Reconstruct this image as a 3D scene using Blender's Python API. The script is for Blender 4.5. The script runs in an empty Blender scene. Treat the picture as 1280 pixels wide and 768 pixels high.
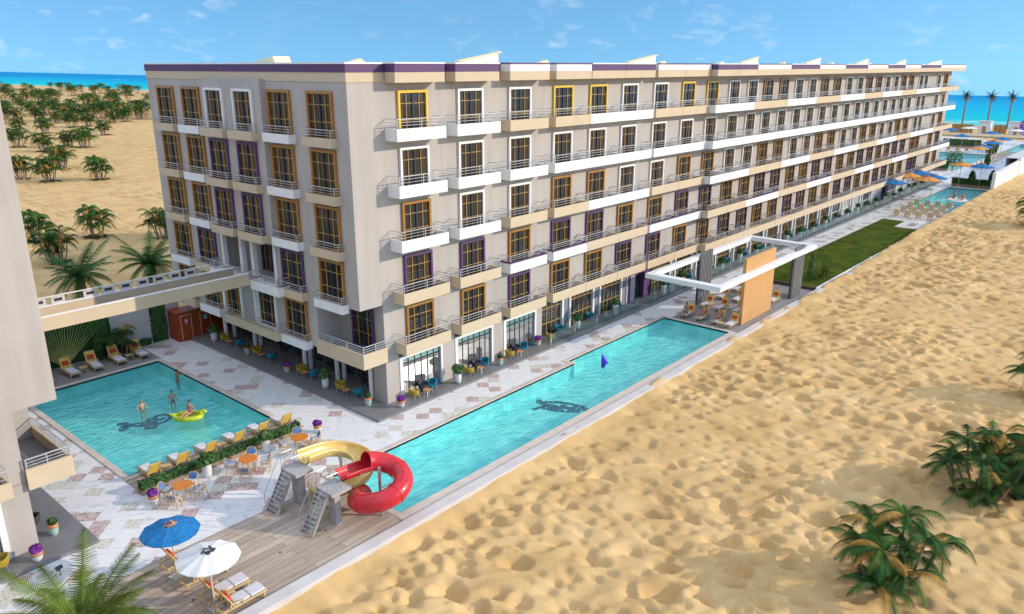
import bpy, bmesh, math, random
import numpy as np
from mathutils import Vector, Matrix
random.seed(7); rng = np.random.RandomState(11)
R = math.radians
PI = math.pi
scene = bpy.context.scene
COL = scene.collection

# ------------------------------------------------------------------ camera
CAM_Z = 20.25
cam_d = bpy.data.cameras.new('camera'); cam = bpy.data.objects.new('camera', cam_d); COL.objects.link(cam)
cam_d.sensor_fit = 'HORIZONTAL'; cam_d.sensor_width = 36.0
cam_d.lens = 36.0 * 970.72 / 1280.0
cam_d.clip_start = 0.5; cam_d.clip_end = 12000
cam.location = (-26.751, -34.821, CAM_Z)
cam.rotation_euler = (R(90 - 17.275), 0, R(40.852 - 90))
scene.camera = cam

# ------------------------------------------------------------------ sun and sky
SUN_AZ = -50.5      # degrees from +X towards +Y
SUN_EL = 21.0
sun_d = bpy.data.lights.new('sun', 'SUN'); sun = bpy.data.objects.new('sun', sun_d); COL.objects.link(sun)
sun_d.energy = 2.7; sun_d.angle = R(0.5); sun_d.color = (1.0, 0.86, 0.68)
sv = Vector((math.cos(R(SUN_EL)) * math.cos(R(SUN_AZ)), math.cos(R(SUN_EL)) * math.sin(R(SUN_AZ)), math.sin(R(SUN_EL))))
sun.rotation_euler = sv.to_track_quat('Z', 'Y').to_euler()
sun.location = sv * 200

world = bpy.data.worlds.new('World'); scene.world = world; world.use_nodes = True
def build_world():
    nt = world.node_tree; nt.nodes.clear()
    N = nt.nodes.new; L = nt.links.new
    out = N('ShaderNodeOutputWorld'); bg = N('ShaderNodeBackground'); L(bg.outputs[0], out.inputs[0])
    bg.inputs[1].default_value = 0.15
    tc = N('ShaderNodeTexCoord'); sep = N('ShaderNodeSeparateXYZ'); L(tc.outputs['Generated'], sep.inputs[0])
    mx = N('ShaderNodeMath'); mx.operation = 'MAXIMUM'; L(sep.outputs['Z'], mx.inputs[0]); mx.inputs[1].default_value = 0.0
    ad = N('ShaderNodeMath'); ad.operation = 'ADD'; L(mx.outputs[0], ad.inputs[0]); ad.inputs[1].default_value = 0.20
    cb = N('ShaderNodeCombineXYZ'); L(sep.outputs['X'], cb.inputs[0]); L(sep.outputs['Y'], cb.inputs[1]); L(ad.outputs[0], cb.inputs[2])
    nm = N('ShaderNodeVectorMath'); nm.operation = 'NORMALIZE'; L(cb.outputs[0], nm.inputs[0])
    sky = N('ShaderNodeTexSky'); sky.sky_type = 'NISHITA'; sky.sun_disc = False
    sky.sun_elevation = R(SUN_EL); sky.sun_rotation = R(90 - SUN_AZ)
    sky.air_density = 1.0; sky.dust_density = 0.4; sky.ozone_density = 1.6
    L(nm.outputs[0], sky.inputs['Vector'])
    tint = N('ShaderNodeMix'); tint.data_type = 'RGBA'; tint.blend_type = 'MULTIPLY'; tint.inputs[0].default_value = 1.0
    L(sky.outputs[0], tint.inputs[6]); tint.inputs[7].default_value = (0.58, 0.92, 1.08, 1)
    # thin fair-weather clouds low in the sky, in the sky's own directions
    mp = N('ShaderNodeMapping'); L(tc.outputs['Generated'], mp.inputs[0]); mp.inputs['Scale'].default_value = (26, 26, 62)
    mp.inputs['Rotation'].default_value = (0, 0, 0.9)
    no = N('ShaderNodeTexNoise'); L(mp.outputs[0], no.inputs['Vector']); no.inputs['Scale'].default_value = 1.0
    no.inputs['Detail'].default_value = 7; no.inputs['Roughness'].default_value = 0.55; no.inputs['Distortion'].default_value = 0.35
    cr = N('ShaderNodeValToRGB'); L(no.outputs['Fac'], cr.inputs[0])
    cr.color_ramp.elements[0].position = 0.56; cr.color_ramp.elements[0].color = (0, 0, 0, 1)
    cr.color_ramp.elements[1].position = 0.78; cr.color_ramp.elements[1].color = (0.62, 0.62, 0.62, 1)
    no2 = N('ShaderNodeTexNoise'); L(tc.outputs['Generated'], no2.inputs['Vector']); no2.inputs['Scale'].default_value = 4.0
    no2.inputs['Detail'].default_value = 2
    cr2 = N('ShaderNodeValToRGB'); L(no2.outputs['Fac'], cr2.inputs[0]); cr2.color_ramp.elements[0].position = 0.30; cr2.color_ramp.elements[1].position = 0.62
    ml = N('ShaderNodeMath'); ml.operation = 'MULTIPLY'; L(cr.outputs[0], ml.inputs[0]); L(cr2.outputs[0], ml.inputs[1])
    mix = N('ShaderNodeMix'); mix.data_type = 'RGBA'; L(ml.outputs[0], mix.inputs[0]); L(tint.outputs[2], mix.inputs[6])
    mix.inputs[7].default_value = (4.4, 5.0, 5.6, 1)
    # bright clouds added overhead, out of view, to raise the ambient light
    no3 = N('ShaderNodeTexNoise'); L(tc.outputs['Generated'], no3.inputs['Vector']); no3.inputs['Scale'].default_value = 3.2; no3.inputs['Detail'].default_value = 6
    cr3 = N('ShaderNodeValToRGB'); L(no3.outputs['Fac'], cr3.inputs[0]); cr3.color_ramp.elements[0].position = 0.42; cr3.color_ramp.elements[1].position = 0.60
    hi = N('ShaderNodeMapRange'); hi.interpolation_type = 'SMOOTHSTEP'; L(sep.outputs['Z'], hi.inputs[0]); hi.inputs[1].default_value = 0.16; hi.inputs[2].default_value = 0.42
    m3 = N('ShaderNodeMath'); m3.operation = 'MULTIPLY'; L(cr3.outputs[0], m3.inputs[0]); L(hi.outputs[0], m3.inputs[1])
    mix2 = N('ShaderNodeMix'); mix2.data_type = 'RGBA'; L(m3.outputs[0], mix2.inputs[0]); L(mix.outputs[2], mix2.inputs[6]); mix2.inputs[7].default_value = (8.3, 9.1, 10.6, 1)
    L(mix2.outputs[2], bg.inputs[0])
build_world()
vs = scene.view_settings
vs.view_transform = 'Standard'; vs.look = 'None'; vs.exposure = 0.40; vs.gamma = 1.0; vs.use_curve_mapping = False
cy = scene.cycles
cy.max_bounces = 7; cy.diffuse_bounces = 3; cy.glossy_bounces = 3; cy.transmission_bounces = 4; cy.transparent_max_bounces = 10
cy.caustics_reflective = False; cy.caustics_refractive = False
try: cy.use_denoising = True
except Exception: pass

# ------------------------------------------------------------------ materials
MATS = {}
def _ramp(n, stops):
    while len(n.color_ramp.elements) < len(stops): n.color_ramp.elements.new(0.5)
    for e, (p, c) in zip(n.color_ramp.elements, stops):
        e.position = p; e.color = (c[0], c[1], c[2], 1)
def mat(name, col, rough=0.6, vary=0.10, scale=3.0, metal=0.0, bump=0.0, bscale=40.0, spec=0.4, detail=4, coat=0.0, rand=0.0, coord='Object'):
    if name in MATS: return MATS[name]
    m = bpy.data.materials.new(name); m.use_nodes = True; nt = m.node_tree; N = nt.nodes.new; L = nt.links.new
    b = nt.nodes['Principled BSDF']
    b.inputs['Roughness'].default_value = rough; b.inputs['Metallic'].default_value = metal
    b.inputs['Specular IOR Level'].default_value = spec
    if coat: b.inputs['Coat Weight'].default_value = coat; b.inputs['Coat Roughness'].default_value = 0.08
    tc = N('ShaderNodeTexCoord')
    no = N('ShaderNodeTexNoise'); no.inputs['Scale'].default_value = scale; no.inputs['Detail'].default_value = detail
    L(tc.outputs[coord], no.inputs['Vector'])
    rp = N('ShaderNodeValToRGB'); _ramp(rp, [(0.3, [c * (1 - vary) for c in col]), (0.7, [min(1, c * (1 + vary)) for c in col])])
    L(no.outputs['Fac'], rp.inputs[0])
    src = rp.outputs[0]
    if rand:
        oi = N('ShaderNodeObjectInfo'); hs = N('ShaderNodeHueSaturation')
        mr = N('ShaderNodeMapRange'); L(oi.outputs['Random'], mr.inputs[0]); mr.inputs[3].default_value = 1 - rand; mr.inputs[4].default_value = 1 + rand
        L(mr.outputs[0], hs.inputs['Value']); L(src, hs.inputs['Color']); src = hs.outputs[0]
    L(src, b.inputs['Base Color'])
    if bump:
        nb = N('ShaderNodeTexNoise'); nb.inputs['Scale'].default_value = bscale; nb.inputs['Detail'].default_value = 3
        L(tc.outputs[coord], nb.inputs['Vector'])
        bp = N('ShaderNodeBump'); bp.inputs['Strength'].default_value = bump; bp.inputs['Distance'].default_value = 0.05
        L(nb.outputs['Fac'], bp.inputs['Height']); L(bp.outputs[0], b.inputs['Normal'])
    MATS[name] = m
    return m

def wall_mat():
    m = mat('wall render', (0.485, 0.438, 0.405), 0.88, 0.03, 0.5, bump=0.18, bscale=26); nt = m.node_tree; N = nt.nodes.new; L = nt.links.new
    b = nt.nodes['Principled BSDF']; src = b.inputs['Base Color'].links[0].from_socket; tc = [n for n in nt.nodes if n.type == 'TEX_COORD'][0]
    mp = N('ShaderNodeMapping'); L(tc.outputs['Object'], mp.inputs[0]); mp.inputs['Scale'].default_value = (1.7, 1.7, 0.10)
    no = N('ShaderNodeTexNoise'); no.inputs['Scale'].default_value = 1.0; no.inputs['Detail'].default_value = 6; L(mp.outputs[0], no.inputs['Vector'])
    n2 = N('ShaderNodeTexNoise'); n2.inputs['Scale'].default_value = 0.22; n2.inputs['Detail'].default_value = 4; L(tc.outputs['Object'], n2.inputs['Vector'])
    r1 = N('ShaderNodeValToRGB'); _ramp(r1, [(0.36, (0.86, 0.85, 0.84)), (0.56, (1, 1, 1))]); L(no.outputs['Fac'], r1.inputs[0])
    r2 = N('ShaderNodeValToRGB'); _ramp(r2, [(0.35, (0.93, 0.925, 0.92)), (0.62, (1, 1, 1))]); L(n2.outputs['Fac'], r2.inputs[0])
    x1 = N('ShaderNodeMix'); x1.data_type = 'RGBA'; x1.blend_type = 'MULTIPLY'; x1.inputs[0].default_value = 0.55; L(src, x1.inputs[6]); L(r1.outputs[0], x1.inputs[7])
    x2 = N('ShaderNodeMix'); x2.data_type = 'RGBA'; x2.blend_type = 'MULTIPLY'; x2.inputs[0].default_value = 1; L(x1.outputs[2], x2.inputs[6]); L(r2.outputs[0], x2.inputs[7])
    L(x2.outputs[2], b.inputs['Base Color']); return m
WALL = wall_mat()
BEIGE = mat('beige paint', (0.60, 0.475, 0.33), 0.8, 0.04, 0.8)
WHITE = mat('white paint', (0.80, 0.79, 0.78), 0.7, 0.03, 0.9)
PURPLE = mat('purple paint', (0.105, 0.045, 0.135), 0.6, 0.08, 1.0)
YELLOW = mat('yellow painted timber', (0.78, 0.50, 0.045), 0.5, 0.08, 2.0)
AMBER = mat('amber timber', (0.38, 0.175, 0.035), 0.5, 0.14, 2.5)
GREYW = mat('grey panel', (0.23, 0.24, 0.27), 0.6, 0.08, 1.0)
GRILLE = mat('grille timber', (0.50, 0.30, 0.09), 0.5, 0.1, 3)
STEEL = mat('brushed steel', (0.60, 0.61, 0.63), 0.3, 0.05, 8, metal=0.85)
RAILW = mat('pale metal railing', (0.55, 0.55, 0.57), 0.35, 0.05, 4, metal=0.3)
DARK = mat('dark interior', (0.022, 0.022, 0.026), 0.5, 0.3, 1.0)
CONC = mat('terrace concrete', (0.20, 0.195, 0.20), 0.45, 0.12, 0.8, bump=0.1, bscale=20)
ROOFM = mat('roof screed', (0.55, 0.53, 0.50), 0.9, 0.08, 0.5)
COPING = mat('coping stone', (0.62, 0.53, 0.46), 0.6, 0.10, 1.5, bump=0.1)
KERBW = mat('kerb plaster', (0.60, 0.56, 0.54), 0.75, 0.08, 0.9, bump=0.15, bscale=12)
TILEB = mat('pool tile', (0.20, 0.70, 0.73), 0.4, 0.10, 5.0)
TANS = mat('lit tan sling fabric', (0.74, 0.58, 0.36), 0.85, 0.08, 6)  # paler copy of the sling; lit tone put into colour for unlit far backs
NAVY = mat('navy mosaic', (0.006, 0.016, 0.10), 0.4, 0.2, 6)
LWOOD = mat('pale lounger timber', (0.62, 0.44, 0.22), 0.55, 0.12, 4)
SLING = mat('yellow sling fabric', (0.78, 0.52, 0.10), 0.8, 0.12, 6)
MATT = mat('pale mattress fabric', (0.66, 0.64, 0.68), 0.9, 0.05, 6, bump=0.2, bscale=60)
RED = mat('red cushion fabric', (0.55, 0.06, 0.03), 0.9, 0.15, 8)
ORANGE = mat('orange table top', (0.62, 0.20, 0.03), 0.4, 0.12, 3)
RATTAN = mat('rattan', (0.60, 0.42, 0.24), 0.7, 0.18, 14, bump=0.3, bscale=80)
BLUEC = mat('blue cushion fabric', (0.10, 0.19, 0.42), 0.9, 0.15, 8)
PALEC = mat('pale cushion fabric', (0.62, 0.64, 0.70), 0.9, 0.05, 8)
MUST = mat('mustard upholstery', (0.40, 0.27, 0.03), 0.8, 0.15, 8)
TEAL = mat('teal upholstery', (0.015, 0.17, 0.24), 0.8, 0.2, 8)
CHARC = mat('charcoal upholstery', (0.05, 0.05, 0.06), 0.8, 0.2, 8)
UMBB = mat('blue umbrella fabric', (0.012, 0.17, 0.42), 0.85, 0.30, 9, detail=8)
UMBW = mat('white umbrella fabric', (0.78, 0.77, 0.75), 0.85, 0.03, 3)
UMBT = mat('tan umbrella fabric', (0.66, 0.30, 0.07), 0.85, 0.12, 6)
REDP = mat('red glass fibre', (0.60, 0.022, 0.035), 0.33, 0.14, 3, coat=0.25)
YELP = mat('cream yellow glass fibre', (0.74, 0.53, 0.17), 0.26, 0.08, 2, coat=0.5)
CONP = mat('grey timber pillar', (0.40, 0.385, 0.38), 0.75, 0.14, 2.5)
POTW = mat('white ceramic', (0.68, 0.68, 0.66), 0.3, 0.06, 6)
POTO = mat('terracotta band', (0.52, 0.24, 0.10), 0.6, 0.15, 8)
POTG = mat('celadon glaze', (0.38, 0.56, 0.50), 0.3, 0.12, 8)
FLOWER = mat('purple petals', (0.17, 0.02, 0.26), 0.8, 0.4, 20)
SKIN = mat('skin', (0.56, 0.30, 0.20), 0.5, 0.06, 6)
SKIN2 = mat('tanned skin', (0.42, 0.20, 0.12), 0.5, 0.06, 6)
HAIR = mat('dark hair', (0.018, 0.012, 0.01), 0.6, 0.3, 10)
HAIRB = mat('fair hair', (0.42, 0.30, 0.14), 0.6, 0.2, 10)
TRUNKM = mat('dark swimwear', (0.015, 0.02, 0.045), 0.8, 0.2, 8)
TRUNKR = mat('red swimwear', (0.40, 0.02, 0.03), 0.8, 0.2, 8)
LIME = mat('lime vinyl', (0.52, 0.62, 0.02), 0.25, 0.08, 3, coat=0.5)
VIOLET = mat('violet blue vinyl', (0.09, 0.03, 0.62), 0.3, 0.15, 3, coat=0.4)
CABIN = mat('red stained timber', (0.34, 0.055, 0.016), 0.45, 0.2, 1.5)
ORANGEWALL = mat('ochre screen render', (0.58, 0.32, 0.125), 0.75, 0.04, 0.7, bump=0.15, bscale=18)
SLAT = mat('grey slats', (0.25, 0.245, 0.25), 0.55, 0.1, 2)
GAP = mat('dark gap', (0.05, 0.05, 0.055), 0.8, 0.2, 2)
PINK = mat('pink sign enamel', (0.75, 0.25, 0.38), 0.4, 0.03, 2)
CYAN = mat('cyan sign enamel', (0.15, 0.50, 0.60), 0.4, 0.03, 2)
MARBLE2 = mat('veined wall marble', (0.55, 0.53, 0.55), 0.3, 0.2, 1.8, detail=9)
CREAM = mat('cream edge paint', (0.76, 0.66, 0.42), 0.7, 0.04, 1)
LEAF = mat('palm leaf green', (0.045, 0.125, 0.028), 0.7, 0.5, 1.2, spec=0.12, rand=0.15)
LEAFD = mat('deep palm leaf green', (0.026, 0.078, 0.016), 0.7, 0.6, 1.6, spec=0.10, rand=0.18)
LEAFM = mat('mid palm leaf green', (0.075, 0.145, 0.022), 0.65, 0.5, 1.5, spec=0.12)  # lighter green for a random share of the clump fronds
LEAFL = mat('light palm leaf green', (0.095, 0.135, 0.018), 0.65, 0.55, 1.4, spec=0.12)
DRY = mat('dry frond', (0.36, 0.19, 0.025), 0.7, 0.45, 2)
DRYO = mat('orange flower spray', (0.62, 0.26, 0.02), 0.7, 0.3, 4)
TRUNK = mat('palm stem', (0.26, 0.20, 0.16), 0.85, 0.3, 5, bump=0.3, bscale=20)
BUSH = mat('hedge leaf', (0.035, 0.095, 0.022), 0.6, 0.5, 2.2)
BUSHL = mat('shrub leaf', (0.075, 0.17, 0.035), 0.6, 0.5, 2.2)
SOIL = mat('soil', (0.06, 0.04, 0.03), 0.9, 0.3, 6)

def glass_mat(name, base, mirror, tint=(0.8, 0.85, 0.9), drape=None):
    m = bpy.data.materials.new(name); m.use_nodes = True; nt = m.node_tree; N = nt.nodes.new; L = nt.links.new
    b = nt.nodes['Principled BSDF']; out = nt.nodes['Material Output']
    b.inputs['Roughness'].default_value = 0.6; b.inputs['Specular IOR Level'].default_value = 0.2
    tc = N('ShaderNodeTexCoord'); oi = N('ShaderNodeObjectInfo')
    if drape:
        sp = N('ShaderNodeSeparateXYZ'); L(tc.outputs['Generated'], sp.inputs[0])
        wv = N('ShaderNodeMath'); wv.operation = 'MULTIPLY'; L(sp.outputs['X'], wv.inputs[0]); wv.inputs[1].default_value = 75.0
        sn = N('ShaderNodeMath'); sn.operation = 'SINE'; L(wv.outputs[0], sn.inputs[0])
        fold = N('ShaderNodeMapRange'); L(sn.outputs[0], fold.inputs[0]); fold.inputs[1].default_value = -1; fold.inputs[3].default_value = 0.45; fold.inputs[4].default_value = 1.0
        dc = N('ShaderNodeMix'); dc.data_type = 'RGBA'; dc.blend_type = 'MULTIPLY'; dc.inputs[0].default_value = 1
        dc.inputs[6].default_value = (*drape, 1); L(fold.outputs[0], dc.inputs[7])
        ab = N('ShaderNodeMath'); ab.operation = 'SUBTRACT'; L(sp.outputs['X'], ab.inputs[0]); ab.inputs[1].default_value = 0.5
        aa = N('ShaderNodeMath'); aa.operation = 'ABSOLUTE'; L(ab.outputs[0], aa.inputs[0])
        mr = N('ShaderNodeMapRange'); L(oi.outputs['Random'], mr.inputs[0]); mr.inputs[3].default_value = 0.30; mr.inputs[4].default_value = 0.52
        gt = N('ShaderNodeMath'); gt.operation = 'GREATER_THAN'; L(aa.outputs[0], gt.inputs[0]); L(mr.outputs[0], gt.inputs[1])
        mx = N('ShaderNodeMix'); mx.data_type = 'RGBA'; L(gt.outputs[0], mx.inputs[0]); mx.inputs[6].default_value = (*base, 1); L(dc.outputs[2], mx.inputs[7])
        L(mx.outputs[2], b.inputs['Base Color'])
    else:
        b.inputs['Base Color'].default_value = (*base, 1)
    gl = N('ShaderNodeBsdfGlossy'); gl.inputs['Roughness'].default_value = 0.02; gl.inputs['Color'].default_value = (*tint, 1)
    no = N('ShaderNodeTexNoise'); no.inputs['Scale'].default_value = 0.7; L(tc.outputs['Object'], no.inputs['Vector'])
    bp = N('ShaderNodeBump'); bp.inputs['Strength'].default_value = 0.06; bp.inputs['Distance'].default_value = 0.2; L(no.outputs['Fac'], bp.inputs['Height']); L(bp.outputs[0], gl.inputs['Normal'])
    fr = N('ShaderNodeFresnel'); fr.inputs['IOR'].default_value = 1.5
    ma = N('ShaderNodeMath'); ma.operation = 'ADD'; ma.use_clamp = True; L(fr.outputs[0], ma.inputs[0]); ma.inputs[1].default_value = mirror
    ms = N('ShaderNodeMixShader'); L(ma.outputs[0], ms.inputs[0]); L(b.outputs[0], ms.inputs[1]); L(gl.outputs[0], ms.inputs[2])
    L(ms.outputs[0], out.inputs[0])
    MATS[name] = m
    return m
PANE = glass_mat('window glass', (0.012, 0.013, 0.016), 0.0, tint=(0.7, 0.74, 0.8), drape=(0.07, 0.042, 0.024))
SHOPG = glass_mat('mirror shop glass', (0.15, 0.15, 0.155), 0.36, tint=(0.62, 0.63, 0.65))
SHOPD = glass_mat('dark shop glass', (0.020, 0.020, 0.024), 0.08)

def schlick(nt, f0, normal=None):
    N = nt.nodes.new; L = nt.links.new
    ge = N('ShaderNodeNewGeometry'); d = N('ShaderNodeVectorMath'); d.operation = 'DOT_PRODUCT'
    L(ge.outputs['Incoming'], d.inputs[0]); L(normal if normal is not None else ge.outputs['Normal'], d.inputs[1])
    a = N('ShaderNodeMath'); a.operation = 'ABSOLUTE'; L(d.outputs['Value'], a.inputs[0])
    s_ = N('ShaderNodeMath'); s_.operation = 'SUBTRACT'; s_.use_clamp = True; s_.inputs[0].default_value = 1.0; L(a.outputs[0], s_.inputs[1])
    p = N('ShaderNodeMath'); p.operation = 'POWER'; L(s_.outputs[0], p.inputs[0]); p.inputs[1].default_value = 5.0
    m_ = N('ShaderNodeMath'); m_.operation = 'MULTIPLY_ADD'; m_.use_clamp = True; L(p.outputs[0], m_.inputs[0]); m_.inputs[1].default_value = 1 - f0; m_.inputs[2].default_value = f0
    return m_.outputs[0]
def clear_glass():
    m = bpy.data.materials.new('clear balustrade glass'); m.use_nodes = True; nt = m.node_tree; N = nt.nodes.new; L = nt.links.new
    out = nt.nodes['Material Output']; nt.nodes.remove(nt.nodes['Principled BSDF'])
    t = N('ShaderNodeBsdfTransparent'); t.inputs[0].default_value = (0.80, 0.90, 0.88, 1)
    g = N('ShaderNodeBsdfGlossy'); g.inputs['Roughness'].default_value = 0.03
    ms = N('ShaderNodeMixShader'); L(schlick(nt, 0.05), ms.inputs[0]); L(t.outputs[0], ms.inputs[1]); L(g.outputs[0], ms.inputs[2]); L(ms.outputs[0], out.inputs[0])
    return m
CLEAR = clear_glass()

def water_mat(name, tint, bscale=1.0, bstr=0.5):
    m = bpy.data.materials.new(name); m.use_nodes = True; nt = m.node_tree; N = nt.nodes.new; L = nt.links.new
    out = nt.nodes['Material Output']; nt.nodes.remove(nt.nodes['Principled BSDF'])
    tc = N('ShaderNodeTexCoord'); mp = N('ShaderNodeMapping'); L(tc.outputs['Object'], mp.inputs[0])
    mp.inputs['Rotation'].default_value = (0, 0, 0.6); mp.inputs['Scale'].default_value = (1.0, 1.9, 1.0)
    n1 = N('ShaderNodeTexNoise'); n1.inputs['Scale'].default_value = 1.5 * bscale; n1.inputs['Detail'].default_value = 3; n1.inputs['Distortion'].default_value = 1.1; L(mp.outputs[0], n1.inputs['Vector'])
    bp = N('ShaderNodeBump'); bp.inputs['Strength'].default_value = bstr; bp.inputs['Distance'].default_value = 0.30; L(n1.outputs['Fac'], bp.inputs['Height'])
    t = N('ShaderNodeBsdfTransparent'); t.inputs[0].default_value = (*tint, 1)
    df = N('ShaderNodeBsdfDiffuse'); df.inputs['Color'].default_value = (0.20, 0.78, 0.76, 1); L(bp.outputs[0], df.inputs['Normal'])
    body = N('ShaderNodeMixShader'); body.inputs[0].default_value = 0.14; L(t.outputs[0], body.inputs[1]); L(df.outputs[0], body.inputs[2])
    g = N('ShaderNodeBsdfGlossy'); g.inputs['Roughness'].default_value = 0.03; L(bp.outputs[0], g.inputs['Normal'])
    ms = N('ShaderNodeMixShader'); L(schlick(nt, 0.02, bp.outputs[0]), ms.inputs[0]); L(body.outputs[0], ms.inputs[1]); L(g.outputs[0], ms.inputs[2]); L(ms.outputs[0], out.inputs[0])
    return m
WATER = water_mat('pool water', (0.66, 0.985, 0.985))

def basin_mat():
    m = bpy.data.materials.new('turquoise basin tile'); m.use_nodes = True; nt = m.node_tree; N = nt.nodes.new; L = nt.links.new
    b = nt.nodes['Principled BSDF']; b.inputs['Roughness'].default_value = 0.5
    tc = N('ShaderNodeTexCoord')
    no = N('ShaderNodeTexNoise'); no.inputs['Scale'].default_value = 0.9; no.inputs['Detail'].default_value = 6; no.inputs['Roughness'].default_value = 0.6; L(tc.outputs['Object'], no.inputs['Vector'])
    br = N('ShaderNodeTexBrick'); br.inputs['Scale'].default_value = 2.0; br.offset = 0.0; br.inputs['Brick Width'].default_value = 0.5; br.inputs['Row Height'].default_value = 0.5
    br.inputs['Mortar Size'].default_value = 0.012; br.inputs['Color1'].default_value = (0.48, 0.90, 0.87, 1); br.inputs['Color2'].default_value = (0.60, 0.94, 0.91, 1); br.inputs['Mortar'].default_value = (0.66, 0.95, 0.93, 1)
    L(tc.outputs['Object'], br.inputs['Vector'])
    rp = N('ShaderNodeValToRGB'); _ramp(rp, [(0.38, (0.55, 0.80, 0.84)), (0.60, (1, 1, 1))]); L(no.outputs['Fac'], rp.inputs[0])
    mx = N('ShaderNodeMix'); mx.data_type = 'RGBA'; mx.blend_type = 'MULTIPLY'; mx.inputs[0].default_value = 1; L(br.outputs[0], mx.inputs[6]); L(rp.outputs[0], mx.inputs[7])
    L(mx.outputs[2], b.inputs['Base Color'])
    return m
BASIN = basin_mat()

def paving_mat():
    """White marble slabs laid on the diagonal, with scattered patterned pink and olive tiles."""
    m = bpy.data.materials.new('marble paving'); m.use_nodes = True; nt = m.node_tree; N = nt.nodes.new; L = nt.links.new
    b = nt.nodes['Principled BSDF']; b.inputs['Roughness'].default_value = 0.35
    tc = N('ShaderNodeTexCoord'); mp = N('ShaderNodeMapping'); L(tc.outputs['Object'], mp.inputs[0])
    mp.inputs['Rotation'].default_value = (0, 0, R(45)); mp.inputs['Scale'].default_value = (1 / 0.76,) * 3
    fl = N('ShaderNodeVectorMath'); fl.operation = 'FLOOR'; L(mp.outputs[0], fl.inputs[0])
    fr = N('ShaderNodeVectorMath'); fr.operation = 'FRACTION'; L(mp.outputs[0], fr.inputs[0])
    wn = N('ShaderNodeTexWhiteNoise'); wn.noise_dimensions = '2D'; L(fl.outputs[0], wn.inputs['Vector'])
    # clustering of the patterned tiles
    cl = N('ShaderNodeTexNoise'); cl.inputs['Scale'].default_value = 0.35; cl.inputs['Detail'].default_value = 1; L(fl.outputs[0], cl.inputs['Vector'])
    ad = N('ShaderNodeMath'); ad.operation = 'MULTIPLY_ADD'; L(cl.outputs['Fac'], ad.inputs[0]); ad.inputs[1].default_value = 0.5; L(wn.outputs['Value'], ad.inputs[2])
    isP = N('ShaderNodeMath'); isP.operation = 'GREATER_THAN'; L(ad.outputs[0], isP.inputs[0]); isP.inputs[1].default_value = 1.105
    isG = N('ShaderNodeMath'); isG.operation = 'LESS_THAN'; L(ad.outputs[0], isG.inputs[0]); isG.inputs[1].default_value = 0.335
    # marble: veins differ from slab to slab
    off = N('ShaderNodeVectorMath'); off.operation = 'MULTIPLY_ADD'; L(wn.outputs['Color'], off.inputs[0]); off.inputs[1].default_value = (30, 30, 30); L(mp.outputs[0], off.inputs[2])
    st = N('ShaderNodeMapping'); L(off.outputs[0], st.inputs[0]); st.inputs['Rotation'].default_value = (0, 0, R(-45)); st.inputs['Scale'].default_value = (0.7, 2.6, 1)
    nv = N('ShaderNodeTexNoise'); nv.inputs['Scale'].default_value = 1.4; nv.inputs['Detail'].default_value = 7; nv.inputs['Distortion'].default_value = 0.8; L(st.outputs[0], nv.inputs['Vector'])
    rm = N('ShaderNodeValToRGB'); _ramp(rm, [(0.30, (0.54, 0.55, 0.59)), (0.42, (0.75, 0.74, 0.75)), (0.62, (0.82, 0.80, 0.785))]); L(nv.outputs['Fac'], rm.inputs[0])
    # patterned tile: a small ornament repeated in the slab
    vo = N('ShaderNodeTexVoronoi'); vo.inputs['Scale'].default_value = 6.0; L(mp.outputs[0], vo.inputs['Vector'])
    rpk = N('ShaderNodeValToRGB'); _ramp(rpk, [(0.12, (0.23, 0.13, 0.13)), (0.35, (0.44, 0.29, 0.27)), (0.6, (0.60, 0.47, 0.43))]); L(vo.outputs['Distance'], rpk.inputs[0])
    rgk = N('ShaderNodeValToRGB'); _ramp(rgk, [(0.12, (0.42, 0.38, 0.22)), (0.35, (0.57, 0.54, 0.42)), (0.6, (0.68, 0.66, 0.60))]); L(vo.outputs['Distance'], rgk.inputs[0])
    m1 = N('ShaderNodeMix'); m1.data_type = 'RGBA'; L(isP.outputs[0], m1.inputs[0]); L(rm.outputs[0], m1.inputs[6]); L(rpk.outputs[0], m1.inputs[7])
    m2 = N('ShaderNodeMix'); m2.data_type = 'RGBA'; L(isG.outputs[0], m2.inputs[0]); L(m1.outputs[2], m2.inputs[6]); L(rgk.outputs[0], m2.inputs[7])
    # joints
    sp = N('ShaderNodeSeparateXYZ'); L(fr.outputs[0], sp.inputs[0])
    mn = N('ShaderNodeMath'); mn.operation = 'MINIMUM'; L(sp.outputs['X'], mn.inputs[0]); L(sp.outputs['Y'], mn.inputs[1])
    jt = N('ShaderNodeMath'); jt.operation = 'LESS_THAN'; L(mn.outputs[0], jt.inputs[0]); jt.inputs[1].default_value = 0.018
    m3 = N('ShaderNodeMix'); m3.data_type = 'RGBA'; m3.blend_type = 'MULTIPLY'; jm = N('ShaderNodeMath'); jm.operation = 'MULTIPLY'; L(jt.outputs[0], jm.inputs[0]); jm.inputs[1].default_value = 0.35
    L(jm.outputs[0], m3.inputs[0]); L(m2.outputs[2], m3.inputs[6]); m3.inputs[7].default_value = (0.45, 0.42, 0.42, 1)
    L(m3.outputs[2], b.inputs['Base Color'])
    return m
PAVING = paving_mat()

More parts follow.
